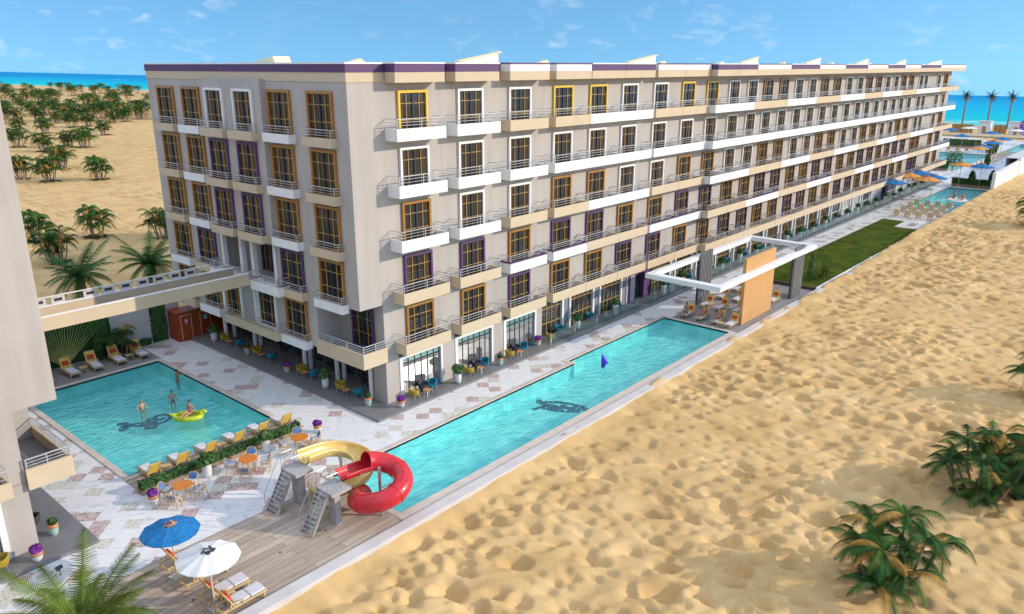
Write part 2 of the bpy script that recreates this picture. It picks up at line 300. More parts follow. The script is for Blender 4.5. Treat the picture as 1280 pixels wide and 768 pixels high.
def plank_mat(name, c1, c2, width=0.19, length=3.2, axis=0):
    m = bpy.data.materials.new(name); m.use_nodes = True; nt = m.node_tree; N = nt.nodes.new; L = nt.links.new
    b = nt.nodes['Principled BSDF']; b.inputs['Roughness'].default_value = 0.7
    tc = N('ShaderNodeTexCoord'); mp = N('ShaderNodeMapping'); L(tc.outputs['Object'], mp.inputs[0])
    if axis: mp.inputs['Rotation'].default_value = (0, 0, R(90))
    br = N('ShaderNodeTexBrick'); br.inputs['Scale'].default_value = 1.0; br.inputs['Brick Width'].default_value = length; br.inputs['Row Height'].default_value = width
    br.inputs['Mortar Size'].default_value = 0.008; br.offset = 0.37; br.inputs['Color1'].default_value = (*c1, 1); br.inputs['Color2'].default_value = (*c2, 1); br.inputs['Mortar'].default_value = (0.05, 0.045, 0.04, 1)
    br.inputs['Bias'].default_value = 0.0
    L(mp.outputs[0], br.inputs['Vector'])
    st = N('ShaderNodeMapping'); L(mp.outputs[0], st.inputs[0]); st.inputs['Scale'].default_value = (0.5, 9, 1)
    no = N('ShaderNodeTexNoise'); no.inputs['Scale'].default_value = 1.6; no.inputs['Detail'].default_value = 8; no.inputs['Distortion'].default_value = 0.5; L(st.outputs[0], no.inputs['Vector'])
    rp = N('ShaderNodeValToRGB'); _ramp(rp, [(0.3, (0.68, 0.66, 0.64)), (0.52, (1, 1, 1))]); L(no.outputs['Fac'], rp.inputs[0])
    mx = N('ShaderNodeMix'); mx.data_type = 'RGBA'; mx.blend_type = 'MULTIPLY'; mx.inputs[0].default_value = 1; L(br.outputs[0], mx.inputs[6]); L(rp.outputs[0], mx.inputs[7])
    vo = N('ShaderNodeTexVoronoi'); vo.inputs['Scale'].default_value = 0.9; L(mp.outputs[0], vo.inputs['Vector'])
    kn = N('ShaderNodeMath'); kn.operation = 'LESS_THAN'; L(vo.outputs['Distance'], kn.inputs[0]); kn.inputs[1].default_value = 0.06
    m2 = N('ShaderNodeMix'); m2.data_type = 'RGBA'; L(kn.outputs[0], m2.inputs[0]); L(mx.outputs[2], m2.inputs[6]); m2.inputs[7].default_value = (0.10, 0.07, 0.05, 1)
    L(m2.outputs[2], b.inputs['Base Color'])
    bp = N('ShaderNodeBump'); bp.inputs['Strength'].default_value = 0.4; bp.inputs['Distance'].default_value = 0.01; L(br.outputs['Fac'], bp.inputs['Height']); bp.invert = True; L(bp.outputs[0], b.inputs['Normal'])
    return m
DECKM = plank_mat('weathered deck boards', (0.40, 0.315, 0.245), (0.57, 0.465, 0.37), 0.40, 4.6)
DECKG = plank_mat('grey deck boards', (0.26, 0.24, 0.235), (0.34, 0.32, 0.31), 0.15, 2.0)
DECKB = plank_mat('brown deck boards', (0.38, 0.29, 0.22), (0.50, 0.40, 0.31), 0.15, 2.0)

def sand_mat():
    m = bpy.data.materials.new('desert sand'); m.use_nodes = True; nt = m.node_tree; N = nt.nodes.new; L = nt.links.new
    b = nt.nodes['Principled BSDF']; b.inputs['Roughness'].default_value = 0.95; b.inputs['Specular IOR Level'].default_value = 0.1
    tc = N('ShaderNodeTexCoord')
    n1 = N('ShaderNodeTexNoise'); n1.inputs['Scale'].default_value = 0.35; n1.inputs['Detail'].default_value = 6; L(tc.outputs['Object'], n1.inputs['Vector'])
    rp = N('ShaderNodeValToRGB'); _ramp(rp, [(0.3, (0.51, 0.325, 0.140)), (0.5, (0.62, 0.410, 0.182)), (0.7, (0.69, 0.475, 0.230))]); L(n1.outputs['Fac'], rp.inputs[0])
    L(rp.outputs[0], b.inputs['Base Color'])
    n2 = N('ShaderNodeTexNoise'); n2.inputs['Scale'].default_value = 6.0; n2.inputs['Detail'].default_value = 5; L(tc.outputs['Object'], n2.inputs['Vector'])
    bp = N('ShaderNodeBump'); bp.inputs['Strength'].default_value = 0.35; bp.inputs['Distance'].default_value = 0.06; L(n2.outputs['Fac'], bp.inputs['Height'])
    n3 = N('ShaderNodeTexNoise'); n3.inputs['Scale'].default_value = 0.45; n3.inputs['Detail'].default_value = 3; L(tc.outputs['Object'], n3.inputs['Vector'])
    b2 = N('ShaderNodeBump'); b2.inputs['Strength'].default_value = 0.25; b2.inputs['Distance'].default_value = 0.5; L(n3.outputs['Fac'], b2.inputs['Height']); L(bp.outputs[0], b2.inputs['Normal'])
    L(b2.outputs[0], b.inputs['Normal'])
    return m
SAND = sand_mat()

def grass_mat():
    m = bpy.data.materials.new('lawn grass'); m.use_nodes = True; nt = m.node_tree; N = nt.nodes.new; L = nt.links.new
    b = nt.nodes['Principled BSDF']; b.inputs['Roughness'].default_value = 0.9; b.inputs['Specular IOR Level'].default_value = 0.02
    tc = N('ShaderNodeTexCoord')
    n1 = N('ShaderNodeTexNoise'); n1.inputs['Scale'].default_value = 0.55; n1.inputs['Detail'].default_value = 8; n1.inputs['Roughness'].default_value = 0.7; L(tc.outputs['Object'], n1.inputs['Vector'])
    rp = N('ShaderNodeValToRGB'); _ramp(rp, [(0.32, (0.026, 0.058, 0.008)), (0.5, (0.062, 0.092, 0.013)), (0.68, (0.13, 0.115, 0.024))]); L(n1.outputs['Fac'], rp.inputs[0])
    L(rp.outputs[0], b.inputs['Base Color'])
    return m
GRASS = grass_mat()

def sea_mat():
    m = bpy.data.materials.new('sea water'); m.use_nodes = True; nt = m.node_tree; N = nt.nodes.new; L = nt.links.new
    b = nt.nodes['Principled BSDF']; b.inputs['Roughness'].default_value = 0.6; b.inputs['Specular IOR Level'].default_value = 0.02
    tc = N('ShaderNodeTexCoord'); at = N('ShaderNodeAttribute'); at.attribute_name = 'depth'
    n1 = N('ShaderNodeTexNoise'); n1.inputs['Scale'].default_value = 0.012; n1.inputs['Detail'].default_value = 5; L(tc.outputs['Object'], n1.inputs['Vector'])
    ad = N('ShaderNodeMath'); ad.operation = 'MULTIPLY_ADD'; L(n1.outputs['Fac'], ad.inputs[0]); ad.inputs[1].default_value = 0.16; L(at.outputs['Fac'], ad.inputs[2])
    rp = N('ShaderNodeValToRGB'); _ramp(rp, [(0.06, (0.15, 0.62, 0.56)), (0.20, (0.003, 0.47, 0.53)), (0.55, (0.002, 0.37, 0.58)), (1.0, (0.002, 0.24, 0.50))]); L(ad.outputs[0], rp.inputs[0])
    # broken surf near the beach
    sp = N('ShaderNodeMapping'); L(tc.outputs['Object'], sp.inputs[0]); sp.inputs['Scale'].default_value = (0.10, 0.022, 1)
    n2 = N('ShaderNodeTexNoise'); n2.inputs['Scale'].default_value = 1.0; n2.inputs['Detail'].default_value = 5; L(sp.outputs[0], n2.inputs['Vector'])
    nr = N('ShaderNodeMapRange'); L(at.outputs['Fac'], nr.inputs[0]); nr.inputs[1].default_value = 0.0; nr.inputs[2].default_value = 0.10; nr.inputs[3].default_value = 0.46; nr.inputs[4].default_value = 0.74
    fo = N('ShaderNodeMath'); fo.operation = 'GREATER_THAN'; L(n2.outputs['Fac'], fo.inputs[0]); L(nr.outputs[0], fo.inputs[1])
    mx = N('ShaderNodeMix'); mx.data_type = 'RGBA'; L(fo.outputs[0], mx.inputs[0]); L(rp.outputs[0], mx.inputs[6]); mx.inputs[7].default_value = (0.75, 0.80, 0.80, 1)
    L(mx.outputs[2], b.inputs['Base Color'])
    n3 = N('ShaderNodeTexNoise'); n3.inputs['Scale'].default_value = 0.25; n3.inputs['Detail'].default_value = 3; L(tc.outputs['Object'], n3.inputs['Vector'])
    bp = N('ShaderNodeBump'); bp.inputs['Strength'].default_value = 0.3; bp.inputs['Distance'].default_value = 0.5; L(n3.outputs['Fac'], bp.inputs['Height']); L(bp.outputs[0], b.inputs['Normal'])
    return m
SEA = sea_mat()

# ------------------------------------------------------------------ mesh helpers
class MB:
    def __init__(s, xf=None): s.v = []; s.f = []; s.m = []; s.cur = 0; s.xf = xf
    def slot(s, i): s.cur = i; return s
    def add(s, verts, faces):
        n = len(s.v)
        if s.xf: verts = [s.xf(*p) for p in verts]
        s.v += [tuple(p) for p in verts]
        for f in faces: s.f.append([n + i for i in f]); s.m.append(s.cur)
        return s
    def box(s, x0, x1, y0, y1, z0, z1):
        v = [(x0, y0, z0), (x1, y0, z0), (x1, y1, z0), (x0, y1, z0), (x0, y0, z1), (x1, y0, z1), (x1, y1, z1), (x0, y1, z1)]
        return s.add(v, [(0, 3, 2, 1), (4, 5, 6, 7), (0, 1, 5, 4), (1, 2, 6, 5), (2, 3, 7, 6), (3, 0, 4, 7)])
    def cbox(s, cx, cy, cz, sx, sy, sz): return s.box(cx - sx / 2, cx + sx / 2, cy - sy / 2, cy + sy / 2, cz - sz / 2, cz + sz / 2)
    def quad(s, a, b, c, d): return s.add([a, b, c, d], [(0, 1, 2, 3)])
    def tube(s, pts, r, n=6, cap=True):
        pts = [Vector(p) for p in pts]; k = len(pts)
        rs = r if isinstance(r, (list, tuple)) else [r] * k
        ring = []; prev = None
        for i, p in enumerate(pts):
            d = (pts[min(i + 1, k - 1)] - pts[max(i - 1, 0)])
            if d.length < 1e-9: d = Vector((0, 0, 1))
            d.normalize()
            a = prev - d * prev.dot(d) if prev is not None else (Vector((0, 0, 1)).cross(d) if abs(d.z) < .95 else Vector((1, 0, 0)).cross(d))
            if a.length < 1e-6: a = Vector((1, 0, 0)).cross(d)
            a.normalize(); prev = a; b = d.cross(a)
            ring.append([tuple(p + (a * math.cos(t) + b * math.sin(t)) * rs[i]) for t in [2 * PI * j / n for j in range(n)]])
        v = [q for rr in ring for q in rr]; f = []
        for i in range(k - 1):
            for j in range(n):
                f.append((i * n + j, i * n + (j + 1) % n, (i + 1) * n + (j + 1) % n, (i + 1) * n + j))
        if cap: f.append(tuple(range(n))[::-1]); f.append(tuple((k - 1) * n + j for j in range(n)))
        return s.add(v, f)
    def bar(s, a, b, w=0.04, h=None):
        a = Vector(a); b = Vector(b); d = (b - a).normalized(); h = h or w
        u = Vector((0, 0, 1)) if abs(d.z) < .95 else Vector((1, 0, 0))
        x = d.cross(u).normalized() * (w / 2); y = x.cross(d).normalized() * (h / 2)
        v = [tuple(p + i * x + j * y) for p in (a, b) for i, j in ((-1, -1), (1, -1), (1, 1), (-1, 1))]
        return s.add(v, [(0, 3, 2, 1), (4, 5, 6, 7), (0, 1, 5, 4), (1, 2, 6, 5), (2, 3, 7, 6), (3, 0, 4, 7)])
    def lathe(s, prof, c=(0, 0, 0), n=16, cap=True):
        v = [(c[0] + r * math.cos(2 * PI * j / n), c[1] + r * math.sin(2 * PI * j / n), c[2] + z) for r, z in prof for j in range(n)]
        f = []
        for i in range(len(prof) - 1):
            for j in range(n): f.append((i * n + j, i * n + (j + 1) % n, (i + 1) * n + (j + 1) % n, (i + 1) * n + j))
        if cap: f.append(tuple(range(n))[::-1]); f.append(tuple((len(prof) - 1) * n + j for j in range(n)))
        return s.add(v, f)
    def prism(s, poly, z0, z1):
        n = len(poly); v = [(x, y, z0) for x, y in poly] + [(x, y, z1) for x, y in poly]
        return s.add(v, [tuple(range(n))[::-1], tuple(range(n, 2 * n))] + [(i, (i + 1) % n, n + (i + 1) % n, n + i) for i in range(n)])
    def mesh(s, name, mats, smooth=False):
        me = bpy.data.meshes.new(name); me.from_pydata(s.v, [], s.f)
        for m in (mats if isinstance(mats, (list, tuple)) else [mats]): me.materials.append(m)
        me.polygons.foreach_set('material_index', s.m)
        if smooth: me.polygons.foreach_set('use_smooth', [True] * len(s.f))
        me.update(); return me
    def build(s, name, mats, parent=None, smooth=False, bevel=0.0):
        o = bpy.data.objects.new(name, s.mesh(name, mats, smooth)); COL.objects.link(o)
        if parent is not None: o.parent = parent
        if bevel:
            bv = o.modifiers.new('edge', 'BEVEL'); bv.width = bevel; bv.segments = 2; bv.limit_method = 'ANGLE'
        return o
def inst(name, me, parent, loc=(0, 0, 0), rz=0.0, sc=None):
    o = bpy.data.objects.new(name, me); COL.objects.link(o); o.parent = parent; o.location = loc; o.rotation_euler = (0, 0, rz)
    if sc: o.scale = sc
    return o
def tag(o, label=None, cat=None, group=None, kind=None):
    if label: o['label'] = label
    if cat: o['category'] = cat
    if group: o['group'] = group
    if kind: o['kind'] = kind
    return o
def thing(name, label, cat, loc=(0, 0, 0), rz=0.0, group=None):
    o = bpy.data.objects.new(name, None); COL.objects.link(o); o.location = loc; o.rotation_euler = (0, 0, rz); o.empty_display_size = 0.3
    return tag(o, label, cat, group)
def dup(root, loc, rz=0.0, label=None, group=None, sc=None):
    r = root.copy(); COL.objects.link(r); r.location = loc; r.rotation_euler = (0, 0, rz)
    if sc: r.scale = (sc, sc, sc) if not isinstance(sc, tuple) else sc
    if label: r['label'] = label
    if group: r['group'] = group
    for ch in list(root.children):
        c = ch.copy(); COL.objects.link(c); c.parent = r
        for g in list(ch.children):
            d = g.copy(); COL.objects.link(d); d.parent = c
    return r
def struct(o): o['kind'] = 'structure'; return o
class Proto:
    """The first placement moves the thing itself; later ones copy it and its parts."""
    def __init__(s, root): s.root = root; s.used = False
    def place(s, loc, rz, label, group=None, sc=None):
        if not s.used:
            s.used = True; o = s.root; o.location = loc; o.rotation_euler = (0, 0, rz); o['label'] = label
            if group: o['group'] = group
            if sc: o.scale = (sc, sc, sc)
            return o
        o = dup(s.root, loc, rz, label, group, sc if sc else None)
        if not sc: o.scale = (1, 1, 1)
        return o
ORD = ['first', 'second', 'third', 'fourth', 'fifth', 'sixth', 'seventh', 'eighth', 'ninth', 'tenth', 'eleventh', 'twelfth', 'thirteenth', 'fourteenth', 'fifteenth',
       'sixteenth', 'seventeenth', 'eighteenth', 'nineteenth', 'twentieth']

# gradient noise for the sand's real relief
_perm = rng.permutation(256); _ang = rng.rand(256) * 2 * PI
def perlin(x, y):
    xi = np.floor(x).astype(int); yi = np.floor(y).astype(int); xf = x - xi; yf = y - yi
    def g(ix, iy, dx, dy):
        a = _ang[_perm[(_perm[ix & 255] + iy) & 255]]; return np.cos(a) * dx + np.sin(a) * dy
    u = xf ** 3 * (xf * (xf * 6 - 15) + 10); v = yf ** 3 * (yf * (yf * 6 - 15) + 10)
    a = g(xi, yi, xf, yf) * (1 - u) + g(xi + 1, yi, xf - 1, yf) * u
    b = g(xi, yi + 1, xf, yf - 1) * (1 - u) + g(xi + 1, yi + 1, xf - 1, yf - 1) * u
    return (a * (1 - v) + b * v) * 1.5

# ================================================================== the setting
def axis_pts(segs):
    out = []
    for a, b, st in segs:
        n = max(1, int(round((b - a) / st))); out += [a + (b - a) * i / n for i in range(n)]
    out.append(segs[-1][1]); return np.array(out)
def sand_height(X, Y):
    base = np.interp(X, [-400, -20, 0, 30, 55, 80, 125, 160, 220, 290, 300, 400], [-0.35, -0.30, -0.18, 0.02, 0.20, 0.75, 0.62, 0.30, 0.0, -0.02, -0.6, -3])
    # wind-scooped hollows, steeper on the windward lip, between low rounded crests
    n3 = perlin(X * 0.10 + 5, Y * 0.10); n1 = perlin(X * 0.30, Y * 0.42 + 3.3)
    u_ = X * .5 + Y * .87; v_ = -X * .87 + Y * .5
    sx, sy = math.cos(R(-42)), math.sin(R(-42))
    def hollows(cell, depth, r0, r1, prob, seed):
        q = np.random.RandomState(seed); T = q.rand(64, 64, 5); out = np.zeros_like(X)
        wx = X + 0.35 * perlin(X * 0.5 + seed, Y * 0.5); wy = Y + 0.35 * perlin(X * 0.5, Y * 0.5 + seed)
        ix = np.floor(wx / cell).astype(int); iy = np.floor(wy / cell).astype(int)
        for di in (-1, 0, 1):
            for dj in (-1, 0, 1):
                c = T[(ix + di) & 63, (iy + dj) & 63]
                dx = wx - (ix + di + .15 + .7 * c[..., 0]) * cell; dy = wy - (iy + dj + .15 + .7 * c[..., 1]) * cell
                s_ = dx * sx + dy * sy; p_ = -dx * sy + dy * sx + .25 * s_
                r = r0 + (r1 - r0) * c[..., 2]
                e = (s_ / np.where(s_ > 0, r * .60, r * 1.75)) ** 2 + (p_ / (r * (.65 + .5 * c[..., 4]))) ** 2
                out -= np.where(c[..., 3] < prob, depth * r / r1 * np.clip(1 - e * .62, 0, 1) ** 1.15, 0)
        return out
    hum = hollows(1.45, .47, .22, .50, .78, 5) + hollows(.85, .21, .16, .33, .70, 9) + 0.07 * n1 + 0.12 * perlin(u_ * 1.7, v_ * 0.45) + 0.06 * perlin(u_ * 3.2, v_ * 0.9)
    gate = np.clip(0.85 + 0.8 * n3, 0.35, 1.2)
    near = np.clip((-11.1 - Y) / 1.6, 0.10, 1.0)
    amp = np.where(Y < 0, near, 0.5) * np.interp(X, [-30, 120, 200], [1.0, 1.0, 0.6])
    big = 0.35 * n3 * np.clip((-12 - Y) / 8, 0, 1)
    h = base + amp * gate * hum + big
    # wind-blown sand laps unevenly over the kerb's top
    lap = 0.13 + 0.20 * perlin(X * 0.35 + 3, Y * 0.2) + 0.10 * perlin(X * 1.1, Y * 0.9 + 7) + np.interp(X, [-30, 0, 30, 55, 80], [-.10, -.06, .0, .12, .6])
    k = np.clip((Y + 11.9) / 1.0, 0, 1); h = np.where((Y > -11.9) & (Y < -9) & (X < 150), h * (1 - k) + np.maximum(lap, -0.3) * k, h)
    under = (Y > -10.72) & (Y < 22.85) & (X < 232)      # the resort stands on its own level here
    h = np.where(under, -2.6, h)
    return h
def build_sand():
    xs = axis_pts([(-420, -40, 38), (-40, -22, 1.5), (-22, 70, 0.145), (70, 130, 0.34), (130, 230, 1.0), (230, 300, 3.5), (300, 420, 20)])
    ys = axis_pts([(-420, -60, 30), (-60, -44, 0.8), (-44, -10.72, 0.145), (-10.72, 22.85, 5.6), (22.85, 60, 0.55), (60, 140, 1.6), (140, 420, 7), (420, 3200, 90)])
    # sharpen the step at the wall lines
    ys = np.sort(np.append(ys, [-10.70, 22.80])); xs = np.sort(np.append(xs, [231.9, 232.1]))
    X, Y = np.meshgrid(xs, ys, indexing='ij'); Z = sand_height(X, Y)
    nx, ny = X.shape
    co = np.stack([X, Y, Z], -1).reshape(-1, 3)
    i, j = np.meshgrid(np.arange(nx - 1), np.arange(ny - 1), indexing='ij'); a = (i * ny + j).ravel()
    f = np.stack([a, a + ny, a + ny + 1, a + 1], -1)
    me = bpy.data.meshes.new('sand'); me.vertices.add(len(co)); me.vertices.foreach_set('co', co.ravel())
    me.loops.add(f.size); me.loops.foreach_set('vertex_index', f.ravel().astype(np.int32))
    me.polygons.add(len(f)); me.polygons.foreach_set('loop_start', np.arange(0, f.size, 4, dtype=np.int32)); me.polygons.foreach_set('loop_total', np.full(len(f), 4, dtype=np.int32))
    me.polygons.foreach_set('use_smooth', np.ones(len(f), dtype=bool)); me.materials.append(SAND); me.update(calc_edges=True); me.validate()
    o = bpy.data.objects.new('sand', me); COL.objects.link(o); struct(o)
    return o
build_sand()
def ground_z(x, y): return float(sand_height(np.array([float(x)]), np.array([float(y)]))[0])

def build_sea():
    ns, nt = 48, 90
    v = []; dep = []; f = []
    for j in range(nt + 1):
        t = j / nt; y = -500 + 8000 * t ** 1.8
        sx = 296 - 0.012 * (y - 20) if y < 1000 else 284
        fx = 621.86 + (y - 82.3) * 0.1020
        for i in range(ns + 1):
            s = (i / ns) ** 1.5
            v.append((sx - 4 + (fx - sx + 4) * s, y, -0.12)); dep.append(min(1.0, (fx - sx) * s / 330.0))
    for j in range(nt):
        for i in range(ns):
            a = j * (ns + 1) + i; f.append((a, a + 1, a + ns + 2, a + ns + 1))
    me = bpy.data.meshes.new('sea'); me.from_pydata(v, [], f); me.materials.append(SEA)
    at = me.attributes.new('depth', 'FLOAT', 'POINT'); at.data.foreach_set('value', dep)
    o = bpy.data.objects.new('sea', me); COL.objects.link(o); struct(o)
build_sea()

def sheet(name, x0, x1, y0, y1, z, holes, m, thick=0.0):
    xs = sorted({x0, x1} | {h[k] for h in holes for k in (0, 1) if x0 < h[k] < x1}); ys = sorted({y0, y1} | {h[k] for h in holes for k in (2, 3) if y0 < h[k] < y1})
    mb = MB()
    for a, b in zip(xs, xs[1:]):
        for c, d in zip(ys, ys[1:]):
            cx, cy_ = (a + b) / 2, (c + d) / 2
            if any(h[0] < cx < h[1] and h[2] < cy_ < h[3] for h in holes): continue
            mb.quad((a, c, z), (b, c, z), (b, d, z), (a, d, z))
    return struct(mb.build(name, m))
P1 = (-12.70, -3.97, 3.42, 18.45)
P2a = (-5.85, 15.20, -9.76, -4.42); P2b = (15.20, 28.62, -9.76, -3.84)
P3 = (98.4, 125.0, -9.78, -3.75)
P4 = (152.0, 188.0, 0.8, 21.0); P5 = (192.0, 224.0, -3.2, 0.6)
HOLES = [P1, P2a, P2b, P3, P4, P5]
sheet('pool_terrace', -46, 236, -10.5, 22.75, 0.0, HOLES, PAVING)

def pool(rects, z_floor, water_z=-0.10, wname='pool_water'):
    """rects share full edges; walls only where no neighbour continues."""
    mb = MB()
    for r in rects:
        x0, x1, y0, y1 = r
        mb.quad((x0, y0, z_floor), (x1, y0, z_floor), (x1, y1, z_floor), (x0, y1, z_floor))
    def wall(ax, ay, bx, by): mb.quad((ax, ay, z_floor), (bx, by, z_floor), (bx, by, 0.0), (ax, ay, 0.0))
    if len(rects) == 1:
        x0, x1, y0, y1 = rects[0]; wall(x0, y0, x1, y0); wall(x1, y0, x1, y1); wall(x1, y1, x0, y1); wall(x0, y1, x0, y0)
    else:
        a, b = rects
        wall(a[0], a[2], b[1], b[2]); wall(b[1], b[2], b[1], b[3]); wall(b[1], b[3], b[0], b[3]); wall(b[0], b[3], b[0], a[3]); wall(a[1], a[3], a[0], a[3]); wall(a[0], a[3], a[0], a[2])
    struct(mb.build('pool_basin', BASIN))
    wb = MB()
    for x0, x1, y0, y1 in rects: wb.quad((x0, y0, water_z), (x1, y0, water_z), (x1, y1, water_z), (x0, y1, water_z))
    struct(wb.build(wname, WATER))
pool([P1], -1.0); pool([P2a, P2b], -1.05); pool([P3], -1.0); pool([P4], -0.9); pool([P5], -0.9)

def coping(segs, m=COPING, z=0.05):
    mb = MB()
    for x0, x1, y0, y1 in segs: mb.box(x0, x1, y0, y1, -0.12, z)
    struct(mb.build('pool_coping', m, bevel=0.012))
w = 0.34
coping([(P1[0] - w, P1[1] + w, P1[2] - w, P1[2]), (P1[0] - w, P1[1] + w, P1[3], P1[3] + w), (P1[0] - w, P1[0], P1[2], P1[3]), (P1[1], P1[1] + w, P1[2], P1[3])])
coping([(P2a[0] - w, P2b[1] + w, -10.495, -9.76), (P2a[0] - w, P2a[0], -9.76, P2a[3] + w), (P2a[0], P2a[1] + w * .4, P2a[3], P2a[3] + w), (P2b[0] - w, P2b[1] + w, P2b[3], P2b[3] + w), (P2b[1], P2b[1] + w, -9.76, P2b[3]), (P2b[0] - w, P2b[0], P2a[3] + w, P2b[3])])
for p in (P3, P4, P5):
    coping([(p[0] - w, p[1] + w, p[2] - w * .7, p[2]), (p[0] - w, p[1] + w, p[3], p[3] + w), (p[0] - w, p[0], p[2], p[3]), (p[1], p[1] + w, p[2], p[3])], KERBW)
# the sunk step at the near corner of the courtyard pool
sb = MB(); sb.box(-12.695, -10.1, 3.425, 4.15, -1.0, -0.28); struct(sb.build('pool_step', DECKG))

def deck(name, x0, x1, y0, y1, m, z=0.035): struct(MB().box(x0, x1, y0, y1, -0.1, z).build(name, m))
deck('timber_deck', -30.0, -6.2, -10.495, -4.72, DECKM)
deck('sunbathing_deck', -13.05, -3.4, 1.52, 3.06, DECKB)
deck('sunbathing_deck', -16.3, -3.62, 18.82, 22.2, DECKG)
deck('sunbathing_deck', 28.98, 44.9, -10.495, -4.35, DECKG)
struct(MB().box(-3.61, -3.50, 18.82, 22.2, -0.05, 0.10).build('deck_edging', WHITE))
struct(MB().box(44.92, 45.25, -10.495, -4.25, -0.05, 0.30).build('lawn_edging', mat('dark brown timber edge', (0.09, 0.045, 0.035), 0.7, 0.2, 2)))
g = MB(); g.box(45.26, 81.6, -10.25, -4.25, -0.05, 0.09); g.box(81.6, 86.8, -7.15, -4.25, -0.05, 0.09); o = g.build('lawn', GRASS); struct(o)
struct(MB().box(45.26, 81.6, -10.495, -10.255, -0.05, 0.14).build('lawn_kerb', WHITE))
pf = MB(); pf.box(81.62, 87.0, -10.4, -7.17, -0.05, 0.16); pf.slot(1).box(83.3, 85.6, -9.1, -8.2, 0.165, 0.18); struct(pf.build('equipment_platform', [KERBW, GREYW]))

# raised terraces round the two wings
def terrace(mx):
    mb = MB(mx); mb.box(-0.2, 132.0 if mx is None else 30.0, -1.40, 0.9, -0.05, 0.15); mb.box(-0.2, 3.4, 0.9, 22.7, -0.05, 0.15)
    struct(mb.build('terrace_floor', CONC))
MIR = lambda x, y, z: (-16.35 - x, y, z)
terrace(None); terrace(MIR)
# low wall between the pools and the sand
o = MB().box(-34, 122.9, -11.15, -10.5, -2.4, 0.17).build('perimeter_wall', KERBW, bevel=0.02)
tag(o, 'low off white kerb wall running between the long pool and the sand', 'wall')

# ================================================================== the hotel wings
FL = [16.3, 13.1, 9.9, 6.7, 3.5]
WX = [3.47, 8.30, 13.09, 17.87, 22.25, 26.63, 31.38, 36.14, 40.70, 45.2, 49.3, 53.1, 57.2, 61.4, 65.4, 69.4, 73.6, 77.9, 82.1, 85.9, 90.0, 94.0, 98.0, 101.9, 106.0, 111.3, 114.1, 122.3, 127.0]
BALX = [(2.51, 6.34, 1.05), (7.39, 11.31, .95), (12.27, 16.29, .95), (17.07, 21.26, .95), (21.30, 25.66, .95), (25.70, 30.05, .95), (30.45, 34.97, .95), (35.01, 39.60, .95),
        (39.66, 43.80, 1.6), (43.84, 47.86, 1.6), (47.90, 56.0, 1.6), (56.04, 64.1, 1.6), (64.14, 72.0, 1.6), (72.04, 80.8, 1.6), (80.84, 88.5, 1.6), (88.54, 97.3, 1.6), (97.34, 104.9, 1.6), (104.94, 118.1, 1.6), (118.14, 131.0, 1.6)]
MCOL = {'W': WHITE, 'B': BEIGE, 'P': PURPLE, 'Y': YELLOW, 'A': AMBER}

_wm = {}
def window_meshes(w, h, c):
    k = (round(w, 2), round(h, 2), c)
    if k in _wm: return _wm[k]
    t = 0.15; fr = MB()
    fr.box(-w / 2, -w / 2 + t, -0.14, 0.0, 0, h); fr.box(w / 2 - t, w / 2, -0.14, 0.0, 0, h); fr.box(-w / 2 + t, w / 2 - t, -0.14, 0.0, h - t, h)
    fr.box(-w / 2 + t, w / 2 - t, -0.10, 0.0, 0, 0.08)
    gl = MB(); gl.quad((-w / 2 + t, -0.02, 0.08), (w / 2 - t, -0.02, 0.08), (w / 2 - t, -0.02, h - t), (-w / 2 + t, -0.02, h - t))
    gr = MB(); iw = w - 2 * t
    for q in (0.25, 0.75): gr.cbox(-iw / 2 + iw * q, -0.05, h / 2 - .07, 0.038, 0.04, h - t - 0.1)
    for q in (0.36, 0.72): gr.cbox(0, -0.051, h * q, iw, 0.035, 0.035)
    gr.slot(1).cbox(0, -0.056, h / 2 - .07, 0.09, 0.05, h - t - 0.1)
    _wm[k] = (fr.mesh('window', MCOL[c]), gl.mesh('pane', PANE), gr.mesh('grille', [GRILLE, CHARC]))
    return _wm[k]
_bm = {}
def balcony_meshes(w, d, c, drop=0.15, top=0.55, rail=1.08, n=3):
    k = (round(w, 2), d, c, drop, top)
    if k in _bm: return _bm[k]
    b = MB(); t = 0.10
    b.box(0, w, -d, 0, -drop, 0.0)
    b.box(0, w, -d, -d + t, 0.0, top); b.box(0, t, -d + t, 0, 0.0, top); b.box(w - t, w, -d + t, 0, 0.0, top)
    if c == 'T':
        b.slot(1); b.box(-.03, w + .03, -d - .03, -d + t + .02, top, top + .10); b.box(-.03, t + .02, -d + t + .02, 0, top, top + .10); b.box(w - t - .02, w + .03, -d + t + .02, 0, top, top + .10)
    r = MB(); y = -d + t / 2; q = 0.018; tp = top + (.10 if c == 'T' else 0)
    np_ = max(2, int(round(w / 1.9)) + 1)
    for i in range(np_):
        x = 0.06 + (w - 0.12) * i / (np_ - 1); r.cbox(x, y, (tp + rail) / 2, 0.035, 0.035, rail - tp)
    for i in range(n):
        z = tp + (rail - tp) * (i + 1) / n; hh = 0.045 if i == n - 1 else 0.024
        r.cbox(w / 2, y, z, w - 0.05, hh, hh); r.cbox(0.06, -d / 2, z, hh, d - t, hh); r.cbox(w - 0.06, -d / 2, z, hh, d - t, hh)
    mats = [WHITE if c in 'WT' else BEIGE, PURPLE]
    _bm[k] = (b.mesh('balcony', mats), r.mesh('railing', RAILW))
    return _bm[k]

